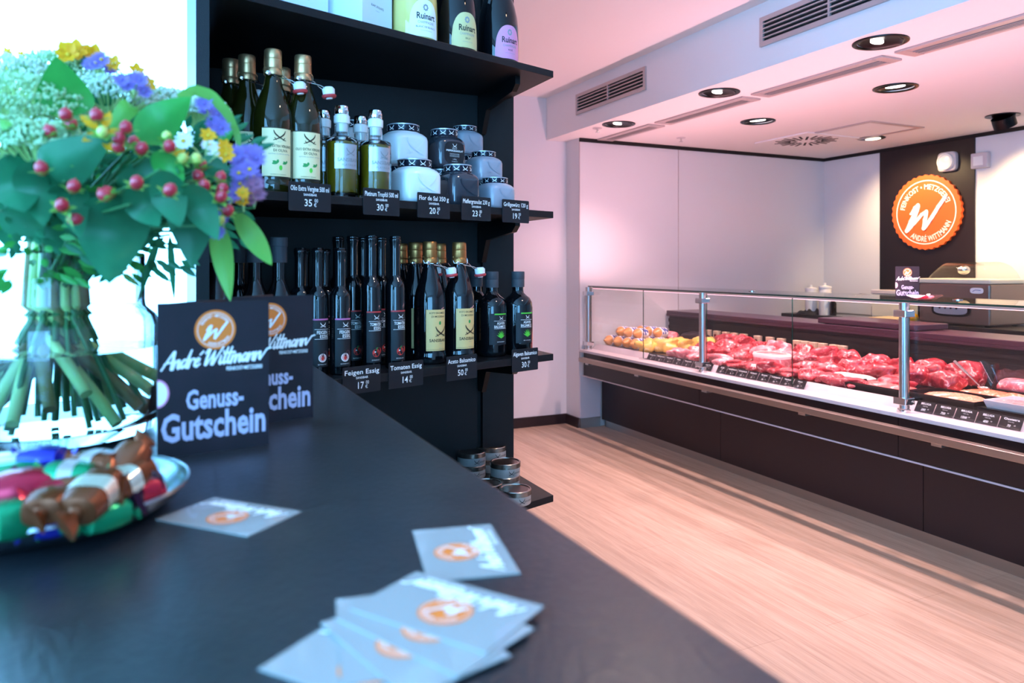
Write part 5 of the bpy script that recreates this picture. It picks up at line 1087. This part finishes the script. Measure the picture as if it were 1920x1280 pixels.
# green filler: feathery foliage bunches and extra stems that show in the water
for i, (u, v, dpt, lab) in enumerate([(60, 430, .70, 'feathery dark green foliage above the vase rim'), (40, 375, .66, 'feathery dark green foliage at the edge of the picture'), (260, 420, .78, 'feathery foliage behind the hanging leaves'), (180, 440, .80, 'feathery dark foliage deep in the vase neck'), (330, 330, .76, 'feathery foliage behind the berry clusters'), (110, 350, .74, 'feathery foliage in the middle of the bouquet'), (230, 300, .78, 'feathery foliage behind the flat leaf'), (370, 365, .78, 'feathery foliage behind the asters'), (385, 320, .76, 'feathery foliage beside the lilac asters')]):
    c = at(u, v, dpt); t = sprig('foliage_sprig', lab, c-Vector((0, 0, .02)), 'foliage sprigs in the bouquet', .0018); t['category'] = 'foliage'
    b = MB(); rnd = random.Random(50+i)
    for k in range(90):
        a, z = rnd.uniform(0, 6.28), rnd.uniform(-1, 1); r = .05*rnd.uniform(.3, 1); q = c+Vector((r*math.cos(a), r*math.sin(a), .05*z)); d = Vector((math.cos(a), math.sin(a), z*.8)).normalized()*.02
        leaf_mesh(b, q, q+d, .0065, 0, n=4)
    b.build('foliage', 'leafd' if i % 3 else 'leaf', t, sharp=80)
for i in range(16):
    a = 2*PI*i/16; top = B0+Vector((.02*math.cos(a), .02*math.sin(a), .1)); e = VC+Vector((.076*math.cos(a+2.4), .076*math.sin(a+2.4), .018+.012*(i % 4)))
    mid = B0+Vector((.028*math.cos(a), .028*math.sin(a), -.01))
    t = thing('cut_stem', 'thick pale green cut stem standing in the vase water, one of the bound ring', 'stem', top, 0, 'thick stems in the vase water', world=True)
    MB().tube([e, e.lerp(mid, .5), mid, top], [.0058, .0056, .0048, .004], 10, 0).build('stem', 'stem' if i % 3 else 'stemb', t)

# ---- candy dish
DC = Vector((-.0824, .638, TT))
t = thing('candy_dish', 'round shallow silver dish full of wrapped sweets beside the vase', 'dish', DC)
MB().lathe([(0, 0), (.07, 0), (.083, .003), (.093, .010), (.0985, .0175), (.1005, .019), (.1, .021), (.0965, .020), (.091, .0125), (.081, .0055), (.069, .003), (0, .003)], 64, cap=(False, False)).build('bowl', 'dish', t)
def candy(u, v, z, L, r, rz, tilt, m, lab, band=None):
    p = on_z(u, v, TT+z); t = thing('wrapped_candy', lab, 'candy', p, rz, 'wrapped sweets in the silver dish'); t.rotation_euler = (0, tilt, rz)
    b = MB(); n = 12; R = []
    for x, k in ((-L*.5, .55), (-L*.46, .92), (-L*.2, 1.05), (L*.2, 1.05), (L*.46, .92), (L*.5, .55)): R.append([(x, r*k*a*1.1, r*k*c_*.85) for a, c_ in sq(1, 3.2, 16)])
    b.loft(R).build('wrapper', m, t, sharp=40)
    for s in (-1, 1):
        R = []
        for x, wy, wz, tw in ((L*.48, .5, .5, 0), (L*.55, .3, .25, .4), (L*.68, .7, .18, .9), (L*.82, .95, .2, 1.1)):
            R.append([(s*x, r*(wy*a*math.cos(tw)-wz*c_*math.sin(tw)), r*(wy*a*math.sin(tw)+wz*c_*math.cos(tw))) for a, c_ in sq(1, 2, 12)])
        MB().loft(R).build('twist_end', m, t, sharp=40)
    if band:
        b = MB(); R = [[(x, r*1.08*a*1.1, r*1.08*c_*.86) for a, c_ in sq(1, 3.2, 16)] for x in (-L*.16, -L*.16, L*.16, L*.16)]; b.loft(R, cap=(False, False)).build('paper_band', band, t, sharp=40)
for a_ in [(172, 928, .036, .042, .0118, rad(68), -.25, 'copper', 'copper-brown wrapped sweet with pale stripe lying on top in front', 'cgold'), (228, 902, .036, .034, .0112, rad(50), -.3, 'copper', 'copper wrapped sweet leaning towards the dish rim', 'cgold'),
           (130, 893, .043, .028, .0108, rad(-12), .1, 'cgreen', 'large green foil sweet in the middle of the heap', 'tinb'), (238, 868, .045, .03, .0105, rad(55), -.6, 'copper', 'copper sweet with its twisted end sticking up highest', None),
           (40, 918, .038, .034, .0145, rad(10), 0, 'cred', 'shiny red foil sweet on top near the edge of the picture', None), (28, 970, .026, .032, .0135, rad(35), 0, 'cgreen', 'green foil sweet lowest at the edge of the picture', None),
           (20, 878, .036, .034, .013, rad(-5), 0, 'cgold', 'white-gold wrapped sweet at the back of the heap', None), (25, 896, .034, .032, .0125, rad(0), 0, 'cgreen', 'green foil sweet in front of the white-gold one', None),
           (110, 923, .036, .028, .0108, rad(30), 0, 'cred', 'dark red sweet under the copper ones', None), (178, 872, .045, .028, .0108, rad(-30), 0, 'copper', 'brown sweet with silvery paper band behind the green one', 'tinb'),
           (255, 925, .022, .028, .0108, rad(40), 0, 'cred', 'dark red sweet close to the dish rim', None), (272, 908, .022, .028, .0108, rad(100), 0, 'cpurple', 'purple sweet close to the inner dish wall', None),
           (195, 965, .02, .028, .0108, rad(35), 0, 'cgreen', 'green sweet low along the front rim', None), (105, 975, .020, .028, .0108, rad(20), 0, 'cblue', 'blue sweet low in the front of the heap', None), (140, 968, .02, .028, .0108, rad(25), 0, 'cgreen', 'small green sweet beside the blue one', None),
           (80, 862, .042, .028, .0108, rad(-20), 0, 'cblue', 'blue-purple sweet at the back beside the vase', None), (90, 945, .034, .028, .0108, rad(80), -.1, 'copper', 'short copper sweet beside the red foil one', None), (150, 918, .036, .035, .012, rad(-20), 0, 'copper', 'plain brown sweet under the large green one', None),
           (-40, 930, .035, .045, .0125, rad(60), 0, 'cpurple', 'purple sweet outside the edge of the picture', None), (220, 935, .024, .028, .0108, rad(130), 0, 'cpurple', 'dark purple sweet in the shade of the copper ones', None), (60, 950, .022, .028, .0108, rad(-30), 0, 'cpurple', 'dark sweet hidden under the red foil one', None), (90, 895, .025, .028, .0108, rad(70), 0, 'cpurple', 'dark sweet hidden under the green one', None), (5, 950, .022, .028, .0108, rad(-60), 0, 'cblue', 'blue sweet behind the lowest green one', None), (160, 895, .024, .028, .0108, rad(40), 0, 'cred', 'red sweet buried below the heap', None)]:
    candy(*a_)
